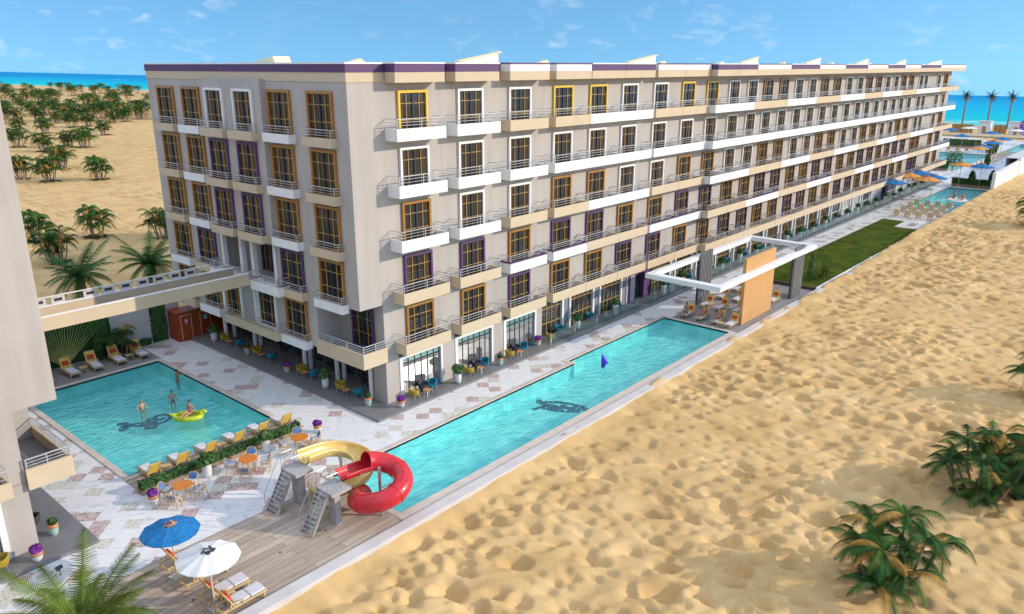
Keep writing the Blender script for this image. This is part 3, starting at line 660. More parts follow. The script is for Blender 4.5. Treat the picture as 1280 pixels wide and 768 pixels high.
class Merge:
    """Far repeats beyond the hundredth: joined into one mesh with its materials."""
    def __init__(s): s.v = []; s.f = []; s.mi = []; s.mats = []
    def add(s, me, loc, rz=0.0):
        n = len(s.v); c, sn = math.cos(rz), math.sin(rz)
        for p in me.vertices: x, y, z = p.co; s.v.append((loc[0] + c * x - sn * y, loc[1] + sn * x + c * y, loc[2] + z))
        ids = []
        for m in me.materials:
            if m not in s.mats: s.mats.append(m)
            ids.append(s.mats.index(m))
        for p in me.polygons: s.f.append([n + i for i in p.vertices]); s.mi.append(ids[p.material_index])
    def build(s, name, parent):
        me = bpy.data.meshes.new(name); me.from_pydata(s.v, [], s.f)
        for m in s.mats: me.materials.append(m)
        me.polygons.foreach_set('material_index', s.mi); me.update()
        o = bpy.data.objects.new(name, me); COL.objects.link(o); o.parent = parent; o['kind'] = 'stuff'; return o

def row_frame(row, b):           # b is the bay number from 0
    if b == 0: return ['Y', 'W', 'A', 'P', 'A'][row]
    if row == 1: return 'W'
    pair = (b + 1) // 2 if b < 2 else None
    odd = [0, 0, 0, 1, 1, 0, 0, 1, 1, 0, 0, 1, 1, 0, 0, 1, 1, 0, 0, 1, 1, 0, 0, 1, 1, 0, 0, 0, 1][b]
    if row in (0, 2): return ('Y' if row == 0 and b < 10 else 'A') if odd else 'W'
    if row == 3: return ['P', 'P', 'A', 'P', 'P', 'A', 'A', 'P', 'P', 'A', 'A', 'P', 'P', 'A', 'A', 'P', 'P', 'A', 'A', 'P', 'P', 'A', 'A', 'P', 'P', 'A', 'A', 'A', 'P'][b]
    return ['A', 'A', 'P', 'A', 'A', 'P', 'P', 'A', 'A', 'P', 'P', 'A', 'A', 'P', 'P', 'A', 'A', 'P', 'P', 'A', 'A', 'P', 'P', 'A', 'A', 'P', 'P', 'A', 'A'][b]
def row_balc(row, i):            # i-th balcony of the row
    alt = [0, 0, 1, 1, 0, 0, 1, 1, 0, 0, 1, 0, 1, 0, 1, 0, 1, 0, 1][i]
    if row in (0, 2): return 'B' if alt else 'W'
    if row == 1: return 'W'
    if row == 3: return 'T' if alt else 'B'
    return 'B'

def hotel(label, mirror):
    mx = MIR if mirror else None
    def X(x): return -16.35 - x if mirror else x
    LEN = 30.0 if mirror else 132.0
    h = thing('hotel_wing', label, 'hotel')
    # ---------------- walls
    w = MB(mx)
    w.box(0, LEN, 0, 22.9, 9.75, 19.36)                                   # upper storeys
    w.box(0, LEN, 0, 8.15, 6.58, 9.75); w.box(0, LEN, 15.3, 22.9, 6.58, 9.75); w.box(1.7, LEN, 8.15, 15.3, 6.58, 9.75)
    w.box(1.73, LEN, 0, 4.25, 3.32, 6.58); w.box(0, LEN, 4.25, 22.9, 3.32, 6.58)
    w.box(-0.35, 0, 7.85, 14.85, 9.42, 19.50)                             # projecting bay of the courtyard side
    w.box(0, LEN, 0, 22.9, 19.36, 19.38)
    w.build('wall', WALL, h)
    s = MB(mx); s.box(-0.02, 1.73, -0.02, 4.25, 3.15, 3.42); s.build('balcony_floor', CONC, h)
    # ---------------- roof band: beige below, purple above, white cap
    r = MB(mx)
    r.slot(0).box(-0.03, LEN, -0.03, 22.93, 19.385, 19.90)
    r.slot(1).box(-0.06, LEN, -0.06, 22.96, 19.90, 20.33)
    r.slot(2).box(-0.10, LEN + .05, -0.10, 23.0, 20.33, 20.42)
    r.build('roof_parapet', [BEIGE, PURPLE, WHITE], h)
    # panels over the bays, alternately purple and white
    pans = [(2.6, 6.41, .95, 'P'), (7.3, 11.2, .95, 'P'), (12.25, 16.3, .95, 'W'), (17.07, 21.2, .95, 'W'), (21.3, 25.68, .95, 'P'), (25.72, 30.05, .95, 'P'), (30.5, 34.95, .95, 'W'), (35.0, 39.55, .95, 'W'),
            (39.62, 43.8, 1.6, 'P'), (43.84, 47.86, 1.6, 'P'), (47.9, 56.0, 1.6, 'W'), (56.04, 64.1, 1.6, 'P'), (64.14, 72.4, 1.6, 'W'), (72.44, 80.6, 1.6, 'P'), (80.64, 89.0, 1.6, 'W'), (89.04, 97.1, 1.6, 'P'), (97.14, 105.2, 1.6, 'W'), (105.24, 117.0, 1.6, 'P'), (117.04, 134.0, 1.6, 'W')]
    for x0, x1, d, c in pans:
        if x1 > LEN + 2.5: continue
        p = MB(mx); p.slot(0).box(x0, x1, -d, -0.11, 19.34, 19.895)
        p.slot(1 if c == 'P' else 2).box(x0, x1, -d - .01, -0.11, 19.895, 20.345)
        p.slot(2 if c == 'P' else 1).box(x0 - .02, x1 + .02, -d - .05, -0.11, 20.345, 20.43)
        p.build('parapet_panel', [BEIGE, PURPLE, WHITE], h)
        if c == 'P' and not (x1 in (6.41, 25.68, 43.8)):
            a = x0 + .4 if x1 - x0 < 6 else x0 + 4
            f = MB(mx)
            def wedge(xa, xb, y0, y1, z0, hgt):
                f.slot(0).add([(xa, y0, z0), (xb, y0, z0), (xb, y0, z0 + hgt), (xa, y1, z0), (xb, y1, z0), (xb, y1, z0 + hgt)], [(0, 1, 2), (3, 5, 4), (1, 4, 5, 2)])
                f.slot(1).add([(xa - .1, y0 - .06, z0 + .02), (xb + .25, y0 - .06, z0 + hgt), (xb + .25, y1, z0 + hgt), (xa - .1, y1, z0 + .02), (xa - .1, y0 - .06, z0 + .08), (xb + .25, y0 - .06, z0 + hgt + .07), (xb + .25, y1, z0 + hgt + .07), (xa - .1, y1, z0 + .08)],
                                    [(0, 1, 2, 3), (4, 7, 6, 5), (0, 4, 5, 1), (1, 5, 6, 2), (2, 6, 7, 3), (3, 7, 4, 0)])
            wedge(a, x1 - .02, -d + .05, -d + .40, 20.44, 0.58 if d < 1 else 0.56)
            f.build('roof_fin', [WHITE, CREAM], h)
            f = MB(mx); xm = x0 - 2.2; f.add([(xm - .9, 5.0, 20.43), (xm, 5.0, 20.43 + .24), (xm + .35, 5.0, 20.43), (xm - .9, 5.5, 20.43), (xm, 5.5, 20.43 + .24), (xm + .35, 5.5, 20.43)], [(0, 2, 1), (3, 4, 5), (0, 1, 4, 3), (1, 2, 5, 4)]); f.build('roof_vent', CREAM, h)
    if not mirror:
        f = MB(); f.add([(2.0, 9.6, 20.43), (2.0, 12.4, 20.43), (2.0, 9.8, 20.80), (3.2, 9.6, 20.43), (3.2, 12.4, 20.43), (3.2, 9.8, 20.80)], [(0, 2, 1), (3, 4, 5), (0, 3, 5, 2), (1, 2, 5, 4)]); f.build('roof_vent', CREAM, h)
    # ---------------- windows and balconies of the long side
    mw, mb_ = Merge(), Merge()
    nb = 2 if mirror else len(WX)
    for row, zf in enumerate(FL):
        for b in range(nb):
            c = row_frame(row, b); me = window_meshes(2.3, 2.6, c); x = X(WX[b] + 1.16); loc = (x, -0.002, zf)
            if b < 14:
                wd = inst('window', me[0], h, loc); inst('pane', me[1], wd); inst('grille', me[2], wd)
            else:
                for q in me: mw.add(q, loc)
        for i, (x0, x1, d) in enumerate(BALX):
            if mirror and i > 1: break
            me = balcony_meshes(x1 - x0, d, row_balc(row, i)); loc = (X(x1) if mirror else x0, -0.003, zf)
            if i < 13:
                bl = inst('balcony', me[0], h, loc); inst('railing', me[1], bl)
            else:
                for q in me: mb_.add(q, loc)
    if not mirror: mw.build('window', h); mb_.build('balcony', h)
    # ---------------- courtyard side
    rz = R(90) if mirror else R(-90)
    def side_win(y, row, c, x=0.0, w_=2.35):
        me = window_meshes(w_, 2.6, c); e = -0.002 if not mirror else 0.002
        wd = inst('window', me[0], h, (X(x) + e, y, FL[row]), rz); inst('pane', me[1], wd); inst('grille', me[2], wd)
    def side_balc(y0, y1, row, c, x=0.0, d=0.45, tall=False):
        me = balcony_meshes(y1 - y0, d, c, 0.42, 0.10, 0.55) if not tall else balcony_meshes(y1 - y0, d, c, 0.42, 0.16, 0.72)
        bl = inst('balcony', me[0], h, (X(x), y0 if mirror else y1, FL[row]), rz); inst('railing', me[1], bl)
    if not mirror:
        CY = [20.3, 16.8, 13.16, 9.78, 6.4, 2.4]
        frames = ['AAWWAA', 'AAPPAA', 'AAPPAA', 'AP--PA', 'AA-WA-']
        balcs = ['BWBBWB', 'BWBBWB', 'BWBBWB', 'WB--BW', 'BW--W-']
        for row in range(5):
            for k in range(6):
                x = -0.35 if k in (2, 3) and row < 3 else 0.0
                if frames[row][k] != '-': side_win(CY[k], row, frames[row][k], x, 2.2 if k in (2, 3) else 2.35)
                if balcs[row][k] != '-': side_balc(CY[k] - 1.38, CY[k] + 1.38, row, balcs[row][k], x, 0.5)
        side_win(14.0, 4, 'A', 0.0, 1.7)
        side_win(12.0, 3, 'P', 1.7, 1.3)
        side_balc(7.85, 14.3, 4, 'B', 0.0, 0.75, True)
        side_balc(6.95, 10.2, 3, 'W', 0.0, 0.9, True); side_balc(11.75, 15.3, 3, 'W', 0.0, 0.9, True)
        for y in (8.65, 11.35, 12.75, 15.15):
            p = MB(); p.box(0.10, 0.42, y - .16, y + .16, 6.7, 9.42); p.build('column', WHITE, h)
        for y in (11.2, 12.95, 15.3):
            p = MB(); p.box(-0.12, -0.003, y - .14, y + .14, 3.5, 6.56); p.build('column', WHITE, h)
    # open corner balcony of the first floor
    bk = MB(mx); d0 = -0.12
    bk.box(d0, 1.72, -0.24, -0.10, 3.0, 3.95); bk.box(d0, d0 + .14, -0.10, 4.4, 3.0, 3.95); bk.box(d0 + .14, 1.72, -0.10, 4.24, 3.0, 3.15)
    cb = bk.build('corner_balcony', BEIGE, h)
    rr = MB(mx)
    for z in (4.10, 4.24, 4.40):
        q = 0.05 if z == 4.40 else 0.028
        rr.box(d0 + .05, 1.7, -0.19 - q / 2, -0.19 + q / 2, z - q / 2, z + q / 2); rr.box(d0 + .06 - q / 2, d0 + .06 + q / 2, -0.16, 4.24, z - q / 2, z + q / 2)
    for x, y in ((d0 + .06, -.19), (0.85, -.19), (1.66, -.19), (d0 + .06, 1.4), (d0 + .06, 2.8), (d0 + .06, 4.2)): rr.cbox(x, y, 4.17, 0.04, 0.04, 0.44)
    rr.build('railing', RAILW, cb)
    side_win(1.93, 4, 'P', 1.73, 2.1)
    # ---------------- ground floor
    g = MB(mx)
    g.slot(0).box(1.73, 2.80, 0, 1.25, 0.15, 3.32)
    for x0, x1 in ((6.50, 7.68), (11.45, 12.58), (16.25, 16.95)):
        if x1 < LEN: g.box(x0, x1, 0, 0.6, 0.15, 3.32)
    g.slot(1).box(3.45, LEN, 0.92, 22.7, 0.0, 3.32)
    g.slot(2).box(2.2, 3.44, 1.25, 1.40, 0.15, 3.32)
    g.slot(3).box(0.0, LEN, 0.0, 22.9, 3.30, 3.318)
    g.build('ground_floor', [WALL, GREYW, GREYW, ROOFM], h)
    for k, (x0, x1) in enumerate(((2.80, 6.50), (7.68, 11.45), (12.58, 16.25))):
        if x1 > LEN: continue
        m = MB(mx); m.slot(0).box(x0, x0 + .26, -0.05, 0.2, 0.15, 2.75); m.box(x1 - .16, x1, -0.05, 0.2, 0.15, 2.75); m.box(x0, x1, -0.05, 0.2, 2.75, 2.90)
        sf = m.build('shopfront', WHITE, h)
        gp = MB(mx); gp.slot(0).box(x0 + .26, x1 - .16, 0.10, 0.14, 0.15, 2.75); gp.build('pane', SHOPG, sf)
        ml = MB(mx); n = 6
        for i in range(1, n): ml.cbox(x0 + .26 + (x1 - x0 - .42) * i / n, 0.08, 1.45, 0.035, 0.035, 2.6)
        ml.box(x0 + .26, x1 - .16, 0.06, 0.095, 2.30, 2.38); ml.build('mullion', CHARC, sf)
    if not mirror:
        for k in range(27):
            x0 = 16.95 + k * 4.18; x1 = x0 + 3.02
            if x1 + 1.2 > LEN: break
            if k in (3, 20):                                              # the purple entrance with marble lining
                m = MB(); m.box(x0 - .1, x0 + .4, 0.35, 0.9, 0.15, 3.05); m.box(x0 + 2.6, x0 + 3.6, 0.35, 0.9, 0.15, 3.05); m.box(x0 + .4, x0 + 2.6, 0.35, 0.9, 2.6, 3.05)
                m.slot(1).box(x0 + .4, x0 + 1.5, 0.6, 0.9, 0.15, 2.6); m.slot(2).box(x0 + 1.5, x0 + 2.6, 0.75, 0.9, 0.15, 2.6)
                m.build('entrance', [PURPLE, MARBLE2, SHOPD], h); continue
            far = k > 14
            m = MB(); m.slot(0).box(x0, x1, 0.55, 0.60, 0.15, 3.28)
            m.slot(1)
            for i in range(1, 5): m.cbox(x0 + 3.02 * i / 5, 0.52, 1.7, 0.05, 0.05, 3.1)
            m.box(x0, x1, 0.495, 0.54, 1.15, 1.21); m.box(x0, x1, 0.495, 0.54, 2.35, 2.41)
            m.slot(2).box(x1, x1 + .22, 0.35, 0.62, 0.15, 3.29); m.box(x1 + .96, x1 + 1.16, 0.35, 0.62, 0.15, 3.29)
            m.slot(3).box(x1 + .22, x1 + .96, 0.45, 0.90, 0.15, 3.28)
            m.build('shopfront', [MARBLE2 if far and k % 3 else SHOPD, GRILLE if not far else WHITE, WHITE, GREYW], h)
    # courtyard-side glazing and paired posts
    m = MB(mx); m.slot(0).box(3.40, 3.44, 1.42, 21.0, 0.15, 3.29); m.slot(1)
    for i in range(1, 16): m.cbox(3.37, 1.42 + 19.5 * i / 16, 1.7, 0.06, 0.07, 3.1)
    m.box(3.33, 3.39, 1.42, 21.0, 2.40, 2.48)
    m.build('shopfront', [SHOPD, GREYW], h)
    for x, y in ((1.35, 18.3), (2.27, 18.7), (2.06, 15.45), (2.50, 15.45), (1.60, 8.45), (2.15, 8.60), (1.96, 5.34), (2.52, 5.35), (1.74, 1.55)):
        p = MB(mx); p.lathe([(0.15, 0.15), (0.15, 3.30)], (x, y, 0), 12); p.build('column', WHITE, h, smooth=False)
    return h
hotel('long six storey beige hotel wing with purple roof band beside the long pool', False)
hotel('plain sunlit corner of a second beige hotel wing at the left edge beyond the footbridge', True)

# ================================================================== vegetation
def frond_mesh(mb, base, az, length, rise, droop, width, n=14, dry=0, fold=0.35, tip=0.35, wide=0.6):
    """One pinnate frond: an arching midrib with paired tapering leaflets."""
    bx, by, bz = base; ca, sa = math.cos(az), math.sin(az)
    pts = []
    for i in range(n + 1):
        t = i / n; r = length * (t - 0.16 * droop * t * t); z = rise * length * t - droop * length * t * t
        pts.append(Vector((bx + ca * r, by + sa * r, bz + z)))
    side = Vector((-sa, ca, 0))
    for i in range(n):
        a, b = pts[i], pts[i + 1]; w = 0.012 + 0.02 * (1 - i / n); s_ = side * w
        mb.add([a - s_, a + s_, b + s_ * .8, b - s_ * .8], [(0, 1, 2, 3)])
    for i in range(1, n + 1):
        t = i / n; env = width * (math.sin(PI * min(1, 0.12 + 0.88 * t)) ** 0.6) * (1 - 0.25 * t) + 0.05
        p = pts[i]; d = (pts[i] - pts[i - 1]).normalized()
        for s_ in (-1, 1):
            tp = p + side * s_ * env * (1 - .12 * random.random()) + d * env * tip - Vector((0, 0, 1)) * env * (fold + .15 * random.random())
            lw = d * (length / n) * wide * 0.5
            mb.add([p - lw, p + lw, tp + lw * .15, tp - lw * .15], [(0, 1, 2, 3)])

def palm_clump(seed, stems=8, hmin=1.4, hmax=3.0, fronds=9, flen=1.9, n=13, name='palm_clump', label='', lod=1.0, spread=1.0):
    """A clump of slender leaning stems, each with its own head of arching fronds."""
    random.seed(seed)
    t = thing(name, label, 'palm')
    tr = MB(); cr = MB(); st = MB()
    for k in range(stems):
        a = 2 * PI * k / stems + random.uniform(-.4, .4); r0 = random.uniform(.2, .75) * spread; hh = hmin + (hmax - hmin) * (k * .618 % 1.0) if k else hmax
        lean = random.uniform(.3, .95) * spread if k else .15
        b = Vector((math.cos(a) * r0, math.sin(a) * r0, -.3)); top = Vector((math.cos(a) * (r0 + lean), math.sin(a) * (r0 + lean), hh))
        mid = (b + top) / 2 + Vector((math.cos(a), math.sin(a), 0)) * .14
        tr.tube([b, mid, top], [.085, .07, .055], 6 if lod > .6 else 4, cap=False)
        m = fronds + random.randint(-1, 1)
        for j in range(m):
            az = 2 * PI * j / m + random.uniform(-.45, .45); up = random.uniform(.15, 1.25)
            q_ = random.random(); cr.slot(1 if q_ < .07 else 2 if q_ < .30 else 0)
            frond_mesh(cr, top, az, flen * random.uniform(.65, 1.1), up, up * .62 + random.uniform(.30, .62), .34, n, wide=.92, fold=.5)
        if k % 2 == 0:
            cr.slot(1)
            for j in range(2): frond_mesh(cr, top - Vector((0, 0, .1)), random.uniform(0, 6.3), flen * .8, .05, .85, .28, n, wide=.8)
    for j in range(5 if lod > .6 else 3):                                   # suckers at the foot
        a = random.uniform(0, 6.3); c = Vector((math.cos(a) * .8, math.sin(a) * .8, 0)); cr.slot(0)
        for q in range(5): frond_mesh(cr, c, a + q * 1.25, flen * .55, .7, .75, .28, max(6, n - 4), wide=.8)
    tr.build('trunk', TRUNK, t, smooth=True); cr.build('crown', [LEAFD, DRY, LEAFM], t)
    return t

def date_palm(seed, h, fl, nf, name, label, cat='palm', loc=(0, 0, 0), leafm=LEAF, n=26, stub=0.28, drys=5):
    random.seed(seed)
    t = thing(name, label, cat, loc); tr = MB()
    prof = []; q = 9
    for i in range(q + 1): prof.append((stub * (1.15 - .3 * i / q) * (1.06 if i % 2 else .94), -.3 + (h + .3) * i / q))
    tr.lathe(prof, n=10); tr.build('trunk', TRUNK, t, smooth=True)
    cr = MB()
    for j in range(nf):
        lay = j / nf; az = j * 2.39996 + random.uniform(-.2, .2); up = 1.25 - 1.25 * lay + random.uniform(-.1, .1)
        frond_mesh(cr, (0, 0, h - .05), az, fl * random.uniform(.85, 1.08), up, .28 + .42 * lay + random.uniform(0, .12), fl * .21, n, fold=.25, tip=.6, wide=.95)
    cr.slot(1)
    for j in range(drys): frond_mesh(cr, (0, 0, h - .2), random.uniform(0, 6.3), fl * .6, -.2, .9, fl * .15, n // 2, wide=.6)
    cr.build('crown', [leafm, DRY], t)
    return t

def leafy(mb, c, rx, ry, rz, n, size, seed=0, shell=.55, cone=0.0):
    """Leaf-sized faces spread through a crown's volume with gaps between clumps."""
    rr = random.Random(seed)
    cl = [(rr.uniform(-1, 1), rr.uniform(-1, 1), rr.uniform(-1, 1)) for _ in range(10)]
    for _ in range(n):
        while True:
            x, y, z = rr.uniform(-1, 1), rr.uniform(-1, 1), rr.uniform(-1, 1); d = x * x + y * y + z * z
            if d <= 1 and d > shell * rr.random(): break
        if not cone:
            k = min((x - a) ** 2 + (y - b) ** 2 + (z - g_) ** 2 for a, b, g_ in cl); f = 1.12 - .35 * k
            x *= f; y *= f; z *= f
        else:
            f = 1 - cone * (z + 1) / 2; x *= f; y *= f
        p = Vector((c[0] + x * rx, c[1] + y * ry, c[2] + z * rz))
        nrm = Vector((x + rr.uniform(-.7, .7), y + rr.uniform(-.7, .7), z + rr.uniform(-.4, .8))).normalized()
        u = nrm.orthogonal().normalized(); v = nrm.cross(u); a = rr.uniform(0, 6.3); s_ = size * rr.uniform(.6, 1.3)
        uu = (u * math.cos(a) + v * math.sin(a)) * s_; vv = (v * math.cos(a) - u * math.sin(a)) * s_ * .5
        mb.slot(0 if rr.random() < .72 else 1)
        mb.add([p - uu, p - vv * .9, p + uu, p + vv * .9], [(0, 1, 2, 3)])

# --- palms on the open sand
near_lab = ['palm clump with yellowing lower fronds nearest the bottom right corner of the sand', 'large palm clump on the sand just behind the nearest right hand clump',
            'palm clump cut by the right picture edge on the middle of the sand slope', 'small palm clump cut by the right edge high on the sand near the white wall', 'palm clump cut by the right edge directly beside the large palm clump']
for i, (x, y, s_, sd) in enumerate([(4.0, -28.68, .88, 3), (14.0, -30.25, .90, 8), (30.0, -31.3, .88, 5), (91.0, -21.6, 1.0, 6), (16.0, -31.5, .85, 12)]):
    t = palm_clump(sd, 11, 0.9, 3.2, 10, 1.95, 24, label=near_lab[i], spread=1.4); t.location = (x, y, ground_z(x, y)); t.scale = (s_,) * 3
    t['group'] = 'palm clumps on the sand slope'
mid = [(72.1, 210.7), (32.7, 117.8), (25.7, 122.4), (34.4, 140.5), (23.9, 130.9), (44.4, 178.7), (52.6, 185.1), (54.6, 180.5), (44.0, 195.0), (61.0, 246.9), (63.6, 232.5), (77.3, 247.8), (81.6, 272.7), (81.6, 290.0), (82.5, 248.1), (94.7, 257.6), (101.3, 262.8), (115.9, 323.2), (136.1, 326.9), (100.9, 315.8), (118.0, 377.8), (108.1, 389.3), (103.6, 364.5), (93.3, 362.4), (128.1, 336.2), (112.6, 294.6), (11.2, 66.5), (3.0, 56.2), (5.6, 69.4), (16.7, 59.4)]
vari = [Proto(palm_clump(20 + k, 10, 1.2, 3.4, 10, 2.1, 11, label='palm clump')) for k in range(3)]
midlab = {26: 'lone bushy palm clump on sand above the first date palm behind the bridge', 27: 'palm clump partly hidden by the left wing above the footbridge', 28: 'dark palm clump in front of the lone one beside the left wing', 29: 'palm clump peeping out behind the main wing just above the footbridge end',
          1: 'bushy palm clump standing apart to the right of the near pair on the left sand', 2: 'front palm clump of the near pair on the left sand', 3: 'rear palm clump of the near pair on the left sand', 4: 'tall palm clump touching the left wing edge below the horizon',
          0: 'palm clump nearest the main wing on the left sand with bare stems'}
GL = 'bushy multi stemmed palm clump in the scattered field between the left sand and the sea'
GF = 'palm clumps on the far sand behind the hotel'
random.seed(4)
for i, (x, y) in enumerate(mid):
    vari[i % 3].place((x, y, ground_z(x, y) - .05), random.uniform(0, 6.28), midlab.get(i, GL), GF, random.uniform(1.1, 1.4) * (1.0 if i < 26 else .85))
vfar = [Proto(palm_clump(40 + k, 7, 2.0, 3.8, 7, 2.3, 6, label=GL, lod=.4)) for k in range(3)]
random.seed(9); cnt = 0; k = 0
CX, CY_ = -26.75, -34.82
while cnt < 130:
    k += 1
    d = 330 + 520 * random.random() ** 1.25; a = R(random.uniform(61.5, 76.5)); x = CX + d * math.cos(a); y = CY_ + d * math.sin(a)
    if x > 272: continue
    vfar[cnt % 3].place((x, y, 0), random.uniform(0, 6.28), GL, GF, random.uniform(1.35, 1.85)); cnt += 1

# --- palms near the courtyard and the bottom left corner
date_palm(51, 1.75, 2.55, 44, 'date_palm', 'large pale green date palm cut by the bottom edge beside the terrace corner', loc=(-19.55, -9.0, 0), leafm=LEAFL, n=46)
mbo = thing('flowering_shrub', 'orange flowering shrub under the date palm at the bottom edge of the deck', 'shrub', (-18.55, -9.75, 0))
o = MB(); random.seed(3)
for j in range(16): frond_mesh(o, (0, 0, .25), random.uniform(0, 6.3), 1.5, random.uniform(.5, 1.3), .75, .22, 12, wide=.8)
o.build('crown', DRYO, mbo); MB().lathe([(.08, 0), (.06, .4)], n=8).build('stem', TRUNK, mbo)
date_palm(52, 4.3, 3.0, 30, 'date_palm', 'left one of two date palms standing on the sand just behind the footbridge', loc=(-4.1, 30.3, 0), n=24, stub=.42, drys=9)
date_palm(53, 4.2, 3.0, 30, 'date_palm', 'right one of two date palms behind the footbridge, nearer the main wing', loc=(1.6, 30.3, 0), n=24, stub=.42, drys=9)
for i, (x, y, lab) in enumerate([(279.0, 26.6, 'leftmost of three tall thin palms by the sea, beside the hotel end'), (279.0, 19.2, 'middle one of three tall thin palms in front of the turquoise sea'), (281.0, 13.6, 'rightmost of three tall thin palms in front of the turquoise sea')]):
    date_palm(60 + i, 10.6, 2.3, 22, 'tall_palm', lab, loc=(x, y, -.1), n=10, stub=.26, drys=26, leafm=LEAFD)

# --- courtyard greenery
def cut_hedge(name, label, loc, sx, sy, sz, n, size, mats=(BUSH, BUSHL), box=None, cat='hedge'):
    t = thing(name, label, cat, loc); rr = random.Random(int(sx * 100 + sy * 37 + loc[0] * 11))
    if box: MB().box(-sx / 2 - .06, sx / 2 + .06, -sy / 2 - .06, sy / 2 + .06, 0, box).build('planter_box', mat('planter timber', (0.30, 0.21, 0.14), 0.7, 0.2, 3), t)
    m = MB(); z0 = box or 0
    m.slot(0).box(-sx / 2 + .07, sx / 2 - .07, -sy / 2 + min(.07, sy * .2), sy / 2 - min(.07, sy * .2), z0, z0 + sz - .08)
    for _ in range(n):
        f = rr.choice('xXyYzz'); x, y, z = rr.uniform(-.5, .5) * sx, rr.uniform(-.5, .5) * sy, z0 + rr.random() * sz
        if f == 'x': x = -sx / 2 + rr.uniform(0, .08)
        elif f == 'X': x = sx / 2 - rr.uniform(0, .08)
        elif f == 'y': y = -sy / 2 + rr.uniform(0, .08)
        elif f == 'Y': y = sy / 2 - rr.uniform(0, .08)
        else: z = z0 + sz - rr.uniform(0, .1)
        u = Vector((rr.uniform(-1, 1), rr.uniform(-1, 1), rr.uniform(-1, 1))).normalized() * size * rr.uniform(.6, 1.2); v = u.orthogonal().normalized() * size * .45
        p = Vector((x, y, z)); m.slot(0 if rr.random() < .7 else 1); m.add([p - u, p - v, p + u, p + v], [(0, 1, 2, 3)])
    m.build('foliage', list(mats), t)
    return t
cut_hedge('planter_hedge', 'low clipped hedge in a long timber planter between loungers and dining tables', (-8.5, 1.28, 0), 9.1, .42, .42, 2600, .09, box=.22)
cut_hedge('wall_hedge', 'dark green living wall panel beside the red cabin', (-1.78, 22.5, 0), 1.15, .2, 3.6, 900, .13, (BUSH, LEAFD))
cut_hedge('wall_hedge', 'wide dark green living wall panel behind the fan palm', (-7.7, 22.5, 0), 4.6, .2, 3.9, 2400, .14, (BUSH, LEAFD))
cut_hedge('wall_hedge', 'dark green hedge strip at the foot of the back wall beside the left wing', (-13.6, 22.5, 0), 5.2, .24, 3.0, 1600, .14, (BUSH, LEAFD))
cut_hedge('low_hedge', 'knee high hedge strip at the foot of the bare back wall', (-3.9, 22.42, 0), 2.6, .35, .5, 500, .09)
# traveller's palm: a flat fan of long stalks
t = thing('fan_palm', 'pale fan shaped palm with bare stalks behind the courtyard loungers', 'palm', (-9.0, 21.55, 0)); st = MB(); cr = MB(); random.seed(5)
for j in range(25):
    a = R(-50 + 100 * j / 24); L_ = 2.9 + .25 * math.cos(a * 1.3); tip = Vector((math.sin(a) * L_, .03 * (j % 3), .35 + math.cos(a) * L_))
    st.tube([(math.sin(a) * .1, .02 * (j % 3 - 1), .3), tuple(tip * .55 + Vector((0, 0, .1))), tuple(tip)], [.035, .02, .012], 4)
    d = Vector((math.sin(a), 0, math.cos(a)))
    for s_ in (-1, 1):
        for q in range(7):
            p = tip + d * (q * .16 - .3); w_ = .34 * math.sin(PI * (q + 1) / 9)
            e = p + Vector((d.z * s_ * w_, random.uniform(-.12, .12), -d.x * s_ * w_)) + d * .05
            cr.add([tuple(p - d * .05), tuple(p + d * .06), tuple(e + d * .03), tuple(e - d * .02)], [(0, 1, 2, 3)])
st.build('stalks', mat('pale stalk', (0.46, 0.44, 0.14), 0.6, 0.15, 3), t); cr.build('crown', LEAF, t)
MB().lathe([(.28, 0), (.24, .3), (.12, .6)], n=10).build('trunk', mat('golden leaf base', (0.48, 0.32, 0.06), 0.6, 0.2, 6), t)
def topiary(label, loc, r, h, seed):
    t = thing('topiary_cone', label, 'topiary', loc); m = MB(); leafy(m, (0, 0, h * .52), r, r, h * .52, 1500, .07, seed, .6, .72); m.build('foliage', [BUSHL, BUSH], t)
    MB().lathe([(.05, 0), (.05, .3)], n=6).build('stem', TRUNK, t)
topiary('tall narrow cone of clipped green foliage beside the fan palm', (-6.7, 21.6, 0), .42, 2.3, 1)
topiary('clipped cone shrub on the lawn behind the slatted pergola post', (47.6, -9.0, .09), .55, 2.9, 2)
t = thing('yucca_shrub', 'loose yellow green shrub on the lawn beside the clipped cone', 'shrub', (49.6, -9.3, .09)); m = MB(); random.seed(8)
for j in range(34): frond_mesh(m, (random.uniform(-.7, .7), random.uniform(-.6, .6), .1), random.uniform(0, 6.3), 1.5, random.uniform(.8, 2.0), .6, .10, 7, wide=.9)
m.build('crown', LEAFL, t)
t = palm_clump(77, 5, .7, 1.7, 7, 1.1, 12, name='areca_palm', label='feathery potted areca palm against the white courtyard back wall'); t.location = (-5.2, 21.7, 0)

